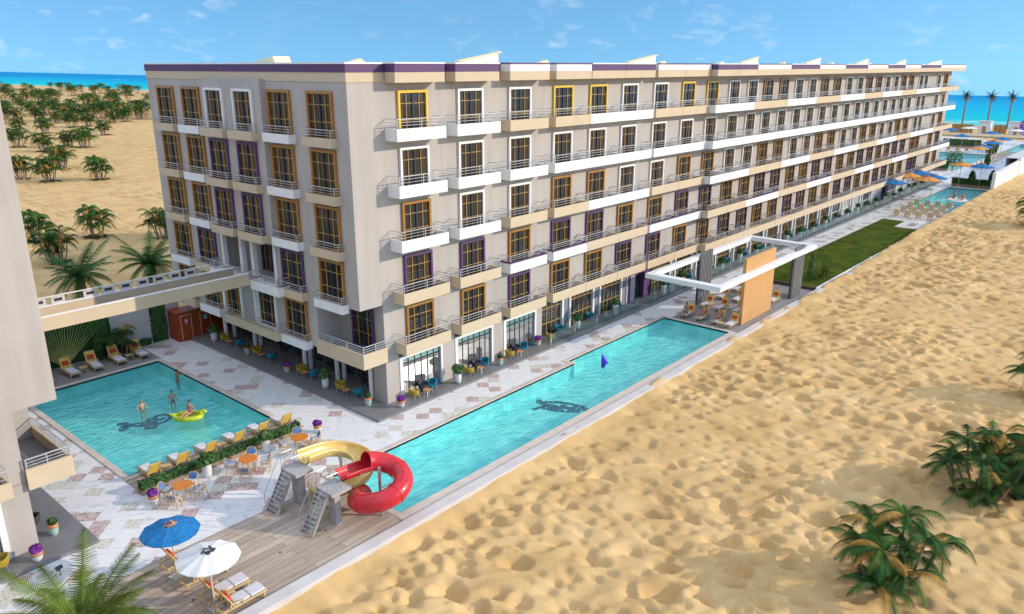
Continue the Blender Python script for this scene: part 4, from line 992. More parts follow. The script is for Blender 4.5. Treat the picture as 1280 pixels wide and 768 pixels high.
# ================================================================== furniture prototypes
def lounger_proto(sling=None):
    t = thing('sun_lounger', '', 'sun lounger')                     # head at -y, feet at +y, y from -1 to 1
    f = MB()
    for x in (-.33, .33): f.bar((x, -.95, .30), (x, .98, .30), .05, .07)
    f.bar((-.33, .96, .30), (.33, .96, .30), .05, .07); f.bar((-.33, -.93, .30), (.33, -.93, .30), .05, .07)
    for i in range(7): f.cbox(0, -.15 + .17 * i, .325, .62, .09, .02)
    for x in (-.36, .36): f.bar((x, -.62, .50), (x, -.05, .50), .05, .035); f.bar((x, -.08, .30), (x, -.08, .50), .04); f.bar((x, -.6, .3), (x, -.6, .5), .04)
    f.build('frame', LWOOD, t)
    for x in (-.32, .32):
        for y in (-.85, .85): MB().bar((x, y, 0), (x, y, .29), .055).build('leg', LWOOD, t)
    b = MB(); lo = Vector((0, -.42, .33)); hi = Vector((0, -.84, 1.12)); up = (hi - lo)
    def bk(u, v, off=0): p = lo + up * v; n_ = Vector((0, up.z, -up.y)).normalized(); return tuple(Vector((u, 0, 0)) + p + n_ * off)
    b.bar(bk(-.33, 0), bk(-.33, 1), .05); b.bar(bk(.33, 0), bk(.33, 1), .05); b.bar(bk(-.33, 1), bk(.33, 1), .05)
    bo = b.build('backrest', LWOOD, t)
    s_ = MB()
    for i in range(5): s_.add([bk(-.305, .04 + .185 * i, .012), bk(.305, .04 + .185 * i, .012), bk(.305, .04 + .185 * i + .165, .012), bk(-.305, .04 + .185 * i + .165, .012), bk(-.305, .04 + .185 * i, -.012), bk(.305, .04 + .185 * i, -.012), bk(.305, .04 + .185 * i + .165, -.012), bk(-.305, .04 + .185 * i + .165, -.012)], [(0, 1, 2, 3), (7, 6, 5, 4), (0, 4, 5, 1), (2, 6, 7, 3), (1, 5, 6, 2), (0, 3, 7, 4)])
    s_.build('sling', sling or SLING, bo)
    for v0, v1 in ((.0, .0),):
        mt = MB()
        for i in range(2): mt.cbox(0, -.05 + .66 * i, .385, .60, .63, .09)
        mt.build('mattress', MATT, t, bevel=.03)
    c = MB(); c.add([bk(-.24, .32, .02), bk(.24, .32, .02), bk(.24, .70, .02), bk(-.24, .70, .02), bk(-.20, .36, .14), bk(.20, .36, .14), bk(.20, .66, .14), bk(-.20, .66, .14)], [(4, 5, 6, 7), (0, 4, 7, 3), (1, 2, 6, 5), (0, 1, 5, 4), (3, 7, 6, 2), (0, 3, 2, 1)])
    c.build('cushion', RED, t, bevel=.03)
    return t
LNG = Proto(lounger_proto()); LNGT = Proto(lounger_proto(TANS))
def side_table_proto():
    t = thing('side_table', '', 'side table'); m = MB()
    for i in range(5): m.cbox(0, -.2 + .1 * i, .36, .5, .085, .03)
    m.build('top', LWOOD, t)
    for x in (-.2, .2):
        for y in (-.18, .18): MB().bar((x, y, 0), (x, y, .345), .045).build('leg', LWOOD, t)
    return t
STB = Proto(side_table_proto())
def dining_table_proto():
    t = thing('dining_table', '', 'table'); MB().lathe([(.46, .71), (.48, .72), (.48, .745), (.46, .755)], n=28).build('table_top', ORANGE, t)
    for a in (.8, 2.37, 3.94, 5.51): MB().bar((.34 * math.cos(a), .34 * math.sin(a), 0), (.22 * math.cos(a), .22 * math.sin(a), .715), .045).build('leg', LWOOD, t)
    return t
TBL = Proto(dining_table_proto())
def dining_chair_proto():
    t = thing('dining_chair', '', 'chair')                           # faces +y, back at -y
    f = MB(); f.cbox(0, 0, .42, .50, .48, .05)
    pts = [(-.27, .22, .62), (-.27, -.16, .64), (-.20, -.27, .80), (0, -.31, .84), (.20, -.27, .80), (.27, -.16, .64), (.27, .22, .62)]
    f.tube(pts, .022, 6)
    for i in range(9):
        a = PI * i / 8; x, y = -.25 * math.cos(a), -.04 - .24 * math.sin(a); f.bar((x, y, .43), (x * 1.06, y * 1.08, .63 + .20 * math.sin(a)), .022)
    for x in (-.24, .24): f.bar((x, .2, .43), (x * 1.1, .22, .62), .03)
    f.build('frame', RATTAN, t)
    for x in (-.23, .23):
        for y in (-.21, .21): MB().bar((x * 1.08, y * 1.08, 0), (x, y, .41), .04).build('leg', LWOOD, t)
    MB().cbox(0, .01, .48, .44, .42, .08).build('seat_cushion', PALEC, t, bevel=.03)
    MB().add([(-.19, -.20, .52), (.19, -.20, .52), (.19, -.29, .80), (-.19, -.29, .80), (-.19, -.10, .52), (.19, -.10, .52), (.17, -.20, .80), (-.17, -.20, .80)], [(4, 5, 6, 7), (0, 3, 2, 1), (0, 4, 7, 3), (1, 2, 6, 5), (3, 7, 6, 2), (0, 1, 5, 4)]).build('back_cushion', BLUEC, t, bevel=.03)
    return t
CHR = Proto(dining_chair_proto())
def armchair_proto(m_, nm):
    t = thing('armchair', '', 'armchair')                             # faces +y
    sh = MB(); n = 12; rows = [(.30, .30), (.40, .345), (.58, .37), (.74, .385)]
    for z_out, off in ((0, 0), (1, -.07)):
        pass
    v = []; f = []
    for lay in (0, 1):
        for z, r in rows:
            for i in range(n + 1):
                a = R(-20 + 220 * i / n) + PI; rr = r - .075 * lay; zz = z - (0.10 * abs(math.cos(a)) if z > .7 else 0)
                v.append((rr * math.cos(a), rr * math.sin(a) * 1.0 + .02, zz))
    W_ = n + 1; k = len(rows)
    for lay in (0, 1):
        for j in range(k - 1):
            for i in range(n): q = lay * k * W_ + j * W_ + i; f.append((q, q + 1, q + W_ + 1, q + W_) if lay == 0 else (q, q + W_, q + W_ + 1, q + 1))
    o_, i_ = 0, k * W_
    for i in range(n): f.append((o_ + (k - 1) * W_ + i, o_ + (k - 1) * W_ + i + 1, i_ + (k - 1) * W_ + i + 1, i_ + (k - 1) * W_ + i))
    for e in (0, n):
        for j in range(k - 1): f.append((o_ + j * W_ + e, o_ + (j + 1) * W_ + e, i_ + (j + 1) * W_ + e, i_ + j * W_ + e))
    sh.add(v, f); sh.build('shell', m_, t, smooth=True)
    MB().lathe([(.29, .30), (.32, .34), (.32, .42), (.28, .46)], (0, .05, 0), 18).build('seat', m_, t, smooth=True)
    for x in (-.2, .2):
        for y in (-.18, .22): MB().bar((x * 1.25, y * 1.2, 0), (x, y, .31), .03).build('leg', STEEL, t)
    return t
ARM = {'mustard': Proto(armchair_proto(MUST, 'mustard')), 'teal': Proto(armchair_proto(TEAL, 'teal')), 'charcoal': Proto(armchair_proto(CHARC, 'charcoal'))}
def coffee_proto():
    t = thing('coffee_table', '', 'coffee table'); MB().lathe([(.24, .40), (.26, .41), (.26, .43), (.24, .44)], n=20).build('table_top', POTO, t)
    for a in (0, 2.1, 4.2): MB().bar((.2 * math.cos(a), .2 * math.sin(a), 0), (.13 * math.cos(a), .13 * math.sin(a), .41), .025).build('leg', STEEL, t)
    return t
COF = Proto(coffee_proto())
def pot_proto(kind):
    names = {'tall': ('tall_planter', 'planter'), 'flower': ('flower_pot', 'flower pot'), 'glazed': ('plant_pot', 'plant pot'), 'white': ('plant_pot', 'plant pot')}
    t = thing(names[kind][0], '', names[kind][1]); m = MB(); lf = MB()
    if kind == 'tall':
        m.lathe([(.16, 0), (.20, .1), (.27, .95), (.27, 1.0), (.22, 1.0), (.20, .92)], n=18); m.build('pot', POTW, t, smooth=False)
        leafy(lf, (0, 0, 1.25), .38, .38, .30, 260, .12, 3); lf.build('foliage', [BUSHL, LEAF], t)
    elif kind == 'white':
        m.lathe([(.15, 0), (.22, .15), (.24, .55), (.21, .72), (.22, .75), (.17, .75), (.15, .68)], n=18); m.build('pot', POTW, t, smooth=True)
        leafy(lf, (0, 0, 1.02), .40, .40, .32, 300, .13, 4); lf.build('foliage', [BUSHL, BUSH], t)
    elif kind == 'flower':
        m.lathe([(.12, 0), (.20, .12), (.23, .30)], n=18, cap=False); m.slot(1).lathe([(.23, .30), (.245, .34), (.245, .46), (.19, .47), (.18, .42)], n=18); m.build('pot', [POTW, POTO], t, smooth=True)
        leafy(lf, (0, 0, .58), .27, .27, .17, 420, .07, 5); lf.build('flowers', [FLOWER, mat('magenta petals', (0.26, 0.05, 0.34), 0.8, 0.3, 20)], t)
    else:
        m.lathe([(.13, 0), (.19, .12), (.215, .40)], n=18, cap=False); m.slot(1).lathe([(.215, .40), (.22, .42), (.21, .56), (.16, .57), (.15, .50)], n=18); m.build('pot', [POTG, POTO], t, smooth=True)
        leafy(lf, (0, 0, .68), .20, .20, .17, 220, .075, 6); lf.build('foliage', [BUSH, BUSHL], t)
    return t
POT = {k: Proto(pot_proto(k)) for k in ('tall', 'flower', 'glazed', 'white')}
def umbrella_proto(fab, capm, h=2.45, r=1.14, segs=10, drop=.30):
    t = thing('parasol', '', 'parasol'); c = MB()
    rings = [(.03, h), (.30 * r, h - drop * .22), (.66 * r, h - drop * .62), (r, h - drop)]
    for lay in (0, 1):
        v = []; dz = -.025 * lay
        for q, (rr, z) in enumerate(rings):
            for i in range(segs * 2):
                a = PI * i / segs; k = 1.0 if i % 2 == 0 else (.965 if q == 3 else .985); v.append((rr * k * math.cos(a), rr * k * math.sin(a), z + dz - (.012 * q if i % 2 else 0)))
        f = []
        for q in range(3):
            for i in range(segs * 2): a = q * segs * 2 + i; b = q * segs * 2 + (i + 1) % (segs * 2); f.append((a, b, b + segs * 2, a + segs * 2) if not lay else (a, a + segs * 2, b + segs * 2, b))
        c.add(v, f)
    co_ = c.build('canopy', fab, t)
    vt = MB()
    for i in range(5):
        a = 2 * PI * i / 5; p = Vector((math.cos(a) * .10, math.sin(a) * .10, h + .02)); q = Vector((math.cos(a + .5) * .26, math.sin(a + .5) * .26, h - .01)); s_ = Vector((math.cos(a + 1.6), math.sin(a + 1.6), .25)) * .10
        vt.add([p - s_, p + s_, q + s_ * .8, q - s_ * .8, p - s_ + Vector((0, 0, .015)), p + s_ + Vector((0, 0, .015)), q + s_ * .8 + Vector((0, 0, .015)), q - s_ * .8 + Vector((0, 0, .015))], [(0, 1, 2, 3), (7, 6, 5, 4), (0, 4, 5, 1), (1, 5, 6, 2), (2, 6, 7, 3), (3, 7, 4, 0)])
    vt.build('vent_cap', capm, t)
    MB().tube([(0, 0, .06), (0, 0, h)], .024, 8).build('pole', LWOOD if fab != UMBW else POTW, t)
    MB().box(-.24, .24, -.24, .24, 0, .07).build('base', KERBW, t, bevel=.01)
    rb = MB()
    for i in range(segs): a = 2 * PI * i / segs; rb.bar((0, 0, h - .06), (r * .96 * math.cos(a), r * .96 * math.sin(a), h - drop - .035), .018)
    rb.build('ribs', LWOOD, t)
    return t

# ================================================================== built structures of the grounds
def slab_box(name, label, cat, parts):
    t = thing(name, label, cat)
    for nm, mb, m in parts: mb.build(nm, m, t)
    return t
# footbridge
t = thing('footbridge', 'beige footbridge crossing the courtyard between the two hotel wings', 'footbridge')
MB().box(-16.34, -0.02, 10.25, 12.3, 6.62, 6.80).build('deck', CONC, t)
MB().box(-16.34, -0.95, 10.15, 10.24, 6.55, 7.30).build('parapet', BEIGE, t)
MB().box(-16.34, -0.95, 10.12, 10.30, 7.301, 7.36).build('coping', WHITE, t)
MB().box(-16.34, -0.95, 12.0, 12.14, 6.801, 7.36).build('parapet', BEIGE, t)
MB().box(-16.34, -0.95, 11.96, 12.18, 7.361, 7.42).build('coping', WHITE, t)
for x in [-3.9 - 1.02 * i for i in range(7)] + [-11.75, -12.75, -13.75]:
    f = MB(); f.box(x - .36, x + .36, 12.02, 12.10, 7.421, 7.56); f.box(x - .36, x + .36, 12.02, 12.10, 7.74, 7.82); f.box(x - .36, x - .22, 12.02, 12.10, 7.561, 7.739); f.box(x + .22, x + .36, 12.02, 12.10, 7.561, 7.739)
    f.slot(1).box(x - .22, x + .22, 12.04, 12.08, 7.561, 7.739); f.build('parapet_frame', [KERBW, CHARC], t)
MB().box(-16.34, -2.6, 12.03, 12.08, 7.86, 7.91).build('handrail', WHITE, t)
# back wall and cabin
t = thing('courtyard_wall', 'tall pale grey back wall of the courtyard partly covered by living wall panels', 'wall')
MB().box(-16.3, -0.02, 22.62, 22.86, -2.6, 4.15).build('wall_panel', KERBW, t); MB().box(-16.3, -0.02, 22.58, 22.9, 4.151, 4.22).build('coping', WHITE, t)
t = thing('changing_cabin', 'red brown timber toilet cabin with two framed doors under the hotel corner', 'cabin')
MB().box(-1.04, 3.30, 21.05, 22.45, 0.0, 2.25).build('wall', plank_mat('red cabin boards', (0.33, 0.05, 0.016), (0.40, 0.07, 0.022), 0.30, 6.0), t)
MB().box(-1.10, 3.30, 20.99, 22.45, 2.251, 2.32).build('roof', CABIN, t)
for x, sm, kd in ((-.35, PINK, 1), (1.2, CYAN, 0)):
    d = MB().box(x - .38, x + .38, 21.01, 21.048, .18, 2.0).build('door', CABIN, t)
    f = MB(); f.box(x - .43, x - .385, 20.99, 21.047, .15, 2.05); f.box(x + .385, x + .43, 20.99, 21.047, .15, 2.05); f.box(x - .384, x + .384, 20.99, 21.047, 2.005, 2.05); f.build('frame', LWOOD, d)
    sg = MB(); sg.box(x - .14, x + .14, 20.985, 21.008, 1.38, 1.72); sg.slot(1)
    sg.lathe([(.028, 0), (.028, .006)], (x, 20.98, 1.64), 8); sg.box(x - .035, x + .035, 20.975, 20.984, 1.50, 1.61)
    if kd: sg.add([(x - .07, 20.975, 1.46), (x + .07, 20.975, 1.46), (x, 20.975, 1.58)], [(0, 1, 2)])
    sg.box(x - .03, x - .008, 20.975, 20.984, 1.41, 1.50); sg.box(x + .008, x + .03, 20.975, 20.984, 1.41, 1.50)
    sg.build('sign', [sm, WHITE], d); MB().cbox(x + .30, 20.98, 1.05, .03, .05, .14).build('handle', STEEL, d)

# water slides
def sweep(mb, path, prof_fn, closed):
    """Sweep a cross-section (angle list, radius, wall) along a path with level frames."""
    k = len(path); rings = []
    for i, p in enumerate(path):
        d = (path[min(i + 1, k - 1)] - path[max(i - 1, 0)]).normalized(); s_ = Vector((d.y, -d.x, 0)).normalized(); u = s_.cross(d).normalized()
        rings.append([p + s_ * a + u * b for a, b in prof_fn(i / (k - 1))])
    m = len(rings[0]); v = [tuple(q) for r_ in rings for q in r_]; f = []
    for i in range(k - 1):
        for j in range(m if closed else m - 1): a, b = i * m + j, i * m + (j + 1) % m; f.append((a, b, b + m, a + m))
    return mb.add(v, f)
def half_pipe(r, th=.05, a0=-12, n=14):
    o = [(r * math.cos(R(a0 - (180 + 2 * a0) * 0) ) , 0)]
    out = []; lo, hi = R(180 - a0), R(360 + a0)
    for i in range(n + 1): a = lo + (hi - lo) * i / n; out.append((r * math.cos(a), r * math.sin(a)))
    inn = [( (r - th) * math.cos(lo + (hi - lo) * i / n), (r - th) * math.sin(lo + (hi - lo) * i / n)) for i in range(n, -1, -1)]
    return out + inn
def ring_tube(r, n=22): return [(r * math.cos(2 * PI * i / n), r * math.sin(2 * PI * i / n)) for i in range(n)]
def helix(c, rad, a0, a1, z0, z1, n): return [Vector((c[0] + rad * math.cos(R(a0 + (a1 - a0) * i / n)), c[1] + rad * math.sin(R(a0 + (a1 - a0) * i / n)), z0 + (z1 - z0) * i / n)) for i in range(n + 1)]
def platform(t, x0, x1, y0, y1, pil):
    MB().box(x0, x1, y0, y1, 1.70, 1.85).build('platform', CONP, t)
    MB().box(*pil, 0.03, 1.70).build('pillar', CONP, t)
    st = MB(); n = 9; xa, xb = x0 - .85, x0 - .02; yc = (y0 + y1) / 2 + .1; hw = .36
    for i in range(n): f = i / (n - 1); st.box(xa + (xb - xa) * f - .13, xa + (xb - xa) * f + .10, yc - hw, yc + hw, .17 + 1.5 * f, .215 + 1.5 * f)
    so = st.build('steps', CONP, t)
    sg = MB()
    for y in (yc - hw - .03, yc + hw + .03): sg.bar((xa - .12, y, .05), (xb + .05, y, 1.78), .05, .13)
    sg.build('stringer', STEEL, so)
    hr = MB()
    for y in (yc - hw - .05, yc + hw + .05):
        hr.tube([(xa - .2, y, .05), (xa - .2, y, .95), (xb, y, 2.65), (x0 + .55, y, 2.65), (x0 + .70, y, 2.45), (x0 + .72, y, 1.85)], .018, 6); hr.tube([(xb, y, 1.85), (xb, y, 2.65)], .014, 6)
        hr.tube([(xa + .4, y, .95), (xa + .4, y, 1.72)], .012, 6)
    hr.build('handrail', STEEL, t)
YC = (-6.62, -6.42)
t = thing('water_slide', 'cream yellow open spiral slide with its own grey platform and ladder', 'water slide')
platform(t, -8.85, -7.88, -5.92, -4.68, (-8.55, -8.20, -5.65, -5.05))
path = [Vector((-7.95 + .18 * i, -5.27, 2.40 - .012 * i)) for i in range(6)] + [Vector((p.x, p.y, p.z)) for p in helix(YC, 1.15, 97, -235, 2.32, .78, 46)]
sweep(MB(), path, lambda s: half_pipe(.53, a0=6), True).build('chute', YELP, t, smooth=False) if False else None
m = MB(); sweep(m, path, lambda s: half_pipe(.53, a0=6), True); ch = m.build('chute', YELP, t, smooth=True)
MB().tube([(YC[0], YC[1], 0), (YC[0], YC[1], 2.35)], .075, 10).build('column', STEEL, t)
b = MB()
for a, z in ((60, 1.75), (-60, 1.25), (170, .6)): b.tube([(YC[0], YC[1], z - .25), (YC[0] + .95 * math.cos(R(a)), YC[1] + .95 * math.sin(R(a)), z)], .035, 6)
b.build('brace', STEEL, t)
RC = (-6.55, -9.24)
t = thing('water_slide', 'glossy red spiral tube slide with grey platform and ladder on the timber deck', 'water slide')
platform(t, -8.80, -7.72, -8.64, -7.42, (-8.52, -8.20, -8.40, -7.98))
path = [Vector((-7.80 + .2 * i, -8.03 - .012 * i, 2.42 - .010 * i)) for i in range(6)]
m = MB(); sweep(m, path + helix(RC, 1.08, 88, 76, 2.36, 2.33, 3), lambda s: half_pipe(.46, a0=-4), True); m.build('chute', REDP, t, smooth=True)
path = helix(RC, 1.08, 84, -262, 2.42, .78, 60)
m = MB(); sweep(m, path, lambda s: ring_tube(.47), True); sweep(m, path, lambda s: ring_tube(.44), True); tb = m.build('tube', REDP, t, smooth=True)
for k in (0, 15, 30, 45, 60):
    fl = MB(); q = path[k]; d = (path[min(k + 1, 60)] - path[max(k - 1, 0)]).normalized() * .03
    sweep(fl, [q - d, q - d * .98, q + d * .98, q + d], lambda s: ring_tube(.445 if s in (0.0, 1.0) else .495), True); fl.build('flange', REDP, tb)
MB().tube([(RC[0], RC[1], 0), (RC[0], RC[1], 2.55)], .075, 10).build('column', STEEL, t)
b = MB()
for a, z in ((45, 2.0), (-40, 1.75), (-130, 1.2), (150, .85)): b.tube([(RC[0], RC[1], z - .3), (RC[0] + .66 * math.cos(R(a)), RC[1] + .66 * math.sin(R(a)), z)], .035, 6)
b.build('brace', STEEL, t)

# pergola beside the long pool
t = thing('pergola', 'flat white open rectangular pergola frame beyond the long pool', 'pergola')
z0, z1 = 4.08, 4.45
MB().box(25.45, 44.8, -10.2, -9.72, z0, z1).build('beam', WHITE, t); MB().box(25.45, 44.8, -4.2, -3.72, z0, z1).build('beam', WHITE, t)
MB().box(25.45, 26.15, -9.719, -4.201, z0, z1).build('beam', WHITE, t); MB().box(44.1, 44.8, -9.719, -4.201, z0, z1).build('beam', WHITE, t)
for x0, y, lab in ((33.5, -4.22, 0), (40.65, -9.70, 0)):
    p = MB(); y_ = y if y > -5 else y
    for i in range(8): x = x0 + .14 + i * .27; p.box(x - .055, x + .055, y_ - .22, y_ - .005, 0.03, 4.78)
    p.slot(1).box(x0, x0 + 2.2, y_ + .0 if y > -5 else y_ + .0, y_ + .10, 0.03, 4.05); p.build('slatted_post', [SLAT, GAP], t)
o = MB().box(30.85, 36.6, -9.70, -9.42, 0.03, 5.53).build('screen_wall', ORANGEWALL, bevel=.02)
tag(o, 'tall plain ochre screen wall standing under the outer beam of the pergola', 'screen')

# glass balustrade of the terrace
t = thing('glass_balustrade', 'long frameless glass balustrade along the raised terrace of the main wing', 'balustrade')
x = 16.8; k = 0
while x < 129:
    e = min(x + 3.0, 131); MB().box(x + .06, e - .02, -1.02, -1.005, .18, 1.02).build('glass_panel', CLEAR, t)
    MB().box(x - .02, x + .03, -1.04, -.985, .15, 1.04).build('post', STEEL, t); x = e; k += 1

# ================================================================== furniture in place
F = LNG.place
for i, x in enumerate((-11.95, -10.42, -8.88, -7.22, -5.70, -4.17)):
    F((x, 2.60, .035), random.uniform(-.04, .04), ORD[i] + ' yellow backed lounger from the left in the row between courtyard pool and hedge', 'loungers along the near side of the courtyard pool', .88)
for i, x in enumerate((-10.75, -9.15, -7.55, -6.0, -4.4)):
    F((x, 20.35, .035), PI + random.uniform(-.06, .06), 'lounger with red cushion by the courtyard back wall, ' + ORD[4 - i] + ' from the red cabin', 'loungers along the back of the courtyard pool', .95)
for i, (y, lab) in enumerate(((-5.75, 'timber lounger on the deck below the blue parasol'), (-7.35, 'timber lounger half hidden under the white parasol'), (-8.95, 'timber lounger beside the white parasol on the side of the slides'), (-10.0, 'timber lounger lowest in the picture beside the sand kerb'))):
    F((-14.4 + .1 * (i == 3), y, .035), R(-90), lab, 'loungers on the timber deck')
pos = [(29.9, -5.2, 'nearest the terrace in the front row'), (29.9, -6.55, 'second from the terrace in the front row'), (29.9, -7.95, 'third from the terrace in the front row'), (29.8, -9.2, 'at the foot of the ochre screen in the front row'),
       (33.4, -5.15, 'nearest the terrace in the second row'), (33.4, -6.55, 'second from the terrace in the second row'), (33.5, -8.05, 'third from the terrace in the second row'),
       (36.7, -5.05, 'nearest the terrace in the third row'), (36.8, -6.5, 'second from the terrace in the third row'), (36.9, -8.0, 'third from the terrace in the third row'), (39.9, -5.0, 'nearest the terrace in the fourth row'), (39.8, -6.5, 'second from the terrace in the fourth row'), (38.6, -9.0, 'just beyond the ochre screen')]
for x, y, s_ in pos: F((x + .3, y, .035), R(90), 'lounger under the pergola ' + s_, 'loungers under the pergola', .86)
nth = ['first', 'second', 'third', 'fourth']
for r_ in range(4):
    for c in range(4):
        x = 90.0 + c * 3.6; y = -5.0 - r_ * 1.45 + (c - 1.5) * .05
        LNGT.place((x + .5, y, 0), R(-90), 'lounger beyond the lawn, ' + nth[c] + ' from the lawn in the ' + nth[r_] + ' line from the hotel', 'loungers between the lawn and the far pool')
for i in range(6): F((129.6, -4.4 - i * .98, 0), R(90), ORD[i] + ' lounger from the hotel in the row behind the small far pool', 'loungers behind the small far pool')
for i in range(7): F((190.2 + .0 * i, 19.0 - i * 2.0, 0), R(90), ORD[i] + ' lounger from the hotel end along the far side of the biggest far pool', 'loungers along the far pools')
for i in range(10): F((157 + i * 4.2, -1.6 - i * .05, 0), R(180), ORD[i] + ' lounger in the far line beside the white walkway', 'loungers along the walkway')
S_ = STB.place
S_((-11.2, 2.5, .035), 0, 'side table between first and second lounger of the hedge row', 'side tables by the courtyard pool'); S_((-8.06, 2.5, .035), 0, 'side table between third and fourth lounger of the hedge row', 'side tables by the courtyard pool')
S_((-5.2, 20.2, .035), 0, 'side table between the two back wall loungers nearest the red cabin', 'side tables by the courtyard pool'); S_((-8.35, 20.2, .035), 0, 'side table between the back wall loungers in front of the cone topiary', 'side tables by the courtyard pool')
S_((-14.5, -9.48, .035), .1, 'side table between the two lowest loungers on the timber deck', 'side tables on the decks'); S_((29.4, -8.6, .035), .1, 'side table by the ochre screen beside the long pool', 'side tables on the decks')
for i, (x, y) in enumerate(((-11.87, -.72), (-8.35, -.75), (-5.15, -.69))):
    nm = ['left', 'middle', 'right'][i]
    TBL.place((x, y, 0), i * .3, nm + ' one of three round orange dining tables beside the hedge', 'round dining tables')
    for j, a in enumerate((35, 130, 215, 310)):
        a2 = R(a + 14 * i); px, py = x + .86 * math.cos(a2), y + .86 * math.sin(a2)
        CHR.place((px, py, 0), math.atan2(y - py, x - px) - PI / 2, ['far right', 'far left', 'near left', 'near right'][j] + ' rattan chair with blue cushion at the ' + nm + ' orange table', 'rattan dining chairs')
P_ = POT
P_['flower'].place((-13.05, -.05, 0), 0, 'purple flower pot at the left end of the hedge planter', 'purple flower pots')
P_['flower'].place((-3.25, .35, 0), 1, 'purple flower pot beside the right orange dining table', 'purple flower pots')
P_['white'].place((-10.05, .35, 0), 0, 'white potted plant between left and middle orange tables', 'white potted plants')
P_['white'].place((-6.55, .45, 0), 2, 'white potted plant between middle and right orange tables', 'white potted plants')
# terrace, sunlit side
A_ = ARM
for i, x in enumerate((4.2, 9.2, 13.4)):
    w_ = ['first', 'second', 'third'][i] + ' mirrored shopfront from the corner'
    A_['mustard'].place((x - .85, -.62, .15), R(-80), 'mustard armchair in front of the ' + w_, 'armchairs on the sunlit terrace')
    A_['teal'].place((x + .85, -.45, .15), R(100), 'teal armchair in front of the ' + w_, 'armchairs on the sunlit terrace')
    A_['charcoal'].place((x + .25, -.30, .15), R(185), 'charcoal armchair against the ' + w_, 'armchairs on the sunlit terrace')
    COF.place((x, -.88, .15), 0, 'small coffee table in front of the ' + w_, 'coffee tables on the terrace')
P_['flower'].place((2.0, -.95, .15), 2, 'purple flower pot at the terrace corner pier', 'purple flower pots')
P_['white'].place((6.95, -.95, .15), 1, 'white potted plant between first and second mirrored shopfront', 'white potted plants')
P_['glazed'].place((11.2, -.9, .15), 1, 'celadon plant pot between second and third mirrored shopfront', 'celadon plant pots')
P_['flower'].place((16.1, -.35, .15), 3, 'purple flower pot beside the start of the glass balustrade', 'purple flower pots')
A_['mustard'].place((17.4, -.5, .15), R(-80), 'mustard armchair behind the first glass balustrade panel', 'armchairs on the sunlit terrace')
P_['tall'].place((26.0, -.7, .15), 0, 'tall white planter just before the purple entrance', 'tall white planters'); P_['tall'].place((34.0, -.6, .15), 1, 'tall white planter just after the purple entrance', 'tall white planters')
P_['white'].place((21.1, -.35, .15), 4, 'white potted plant behind the balustrade before the purple entrance', 'white potted plants')
P_['glazed'].place((25.1, -.3, .15), 4, 'celadon plant pot behind the balustrade before the purple entrance', 'celadon plant pots')
tc_ = 0
for k in range(27):
    x = 16.95 + k * 4.18
    if k in (3, 20) or x > 126: continue
    A_['teal'].place((x + 2.2, .0, .15), R(165 + 20 * (k % 3)), ORD[tc_] + ' teal armchair behind the balustrade counted from the mirrored shopfronts' if tc_ < 20 else 'teal armchair on the far end of the long terrace by the sea', 'teal armchairs behind the glass balustrade'); tc_ += 1
    if k > 3:
        if k % 3 == 1: P_['tall'].place((x + 3.9, -.45, .15), k, 'tall white planter on the terrace beyond the purple entrance', 'tall white planters beyond the entrance')
        else: P_['white'].place((x + 3.9, -.45, .15), k, 'white potted plant on the terrace beyond the purple entrance', 'white potted plants beyond the entrance')
# terrace, shaded courtyard side
for i, (y, c) in enumerate(((18.0, 'mustard'), (13.6, 'mustard'), (8.1, 'mustard'), (3.8, 'mustard'))):
    A_['mustard'].place((1.05, y, .15), R(200), 'mustard armchair on the shaded terrace, ' + ORD[i] + ' from the red cabin', 'armchairs on the shaded terrace')
for i, y in enumerate((19.9, 16.2, 11.9, 6.9, 2.2)):
    A_['teal'].place((1.15, y, .15), R(-15), 'teal armchair on the shaded terrace, ' + ORD[i] + ' from the red cabin', 'armchairs on the shaded terrace')
for i, y in enumerate((17.0, 12.7, 7.5, 3.0)): COF.place((.85, y, .15), 0, 'small coffee table on the shaded terrace, ' + ORD[i] + ' from the red cabin', 'coffee tables on the terrace')
for i, (x, y) in enumerate(((2.5, 17.2), (2.6, 12.5), (2.6, 10.4), (2.7, 7.0), (2.6, 3.2))): A_['charcoal'].place((x, y, .15), R(90), 'charcoal armchair against the dark glazing of the shaded terrace, ' + ORD[i] + ' from the red cabin', 'armchairs on the shaded terrace')
P_['white'].place((.65, 18.9, .15), 0, 'white potted plant beside the red cabin on the shaded terrace', 'white potted plants'); P_['glazed'].place((.75, 14.4, .15), 0, 'celadon plant pot in the middle of the shaded terrace', 'celadon plant pots')
P_['flower'].place((.69, 9.3, .15), 0, 'purple flower pot in the middle of the shaded terrace', 'purple flower pots'); P_['white'].place((.72, 5.0, .15), 0, 'white potted plant on the shaded terrace nearest the hotel corner', 'white potted plants'); P_['glazed'].place((.8, .75, .15), 2, 'celadon plant pot at the hotel corner beside the white post', 'celadon plant pots')
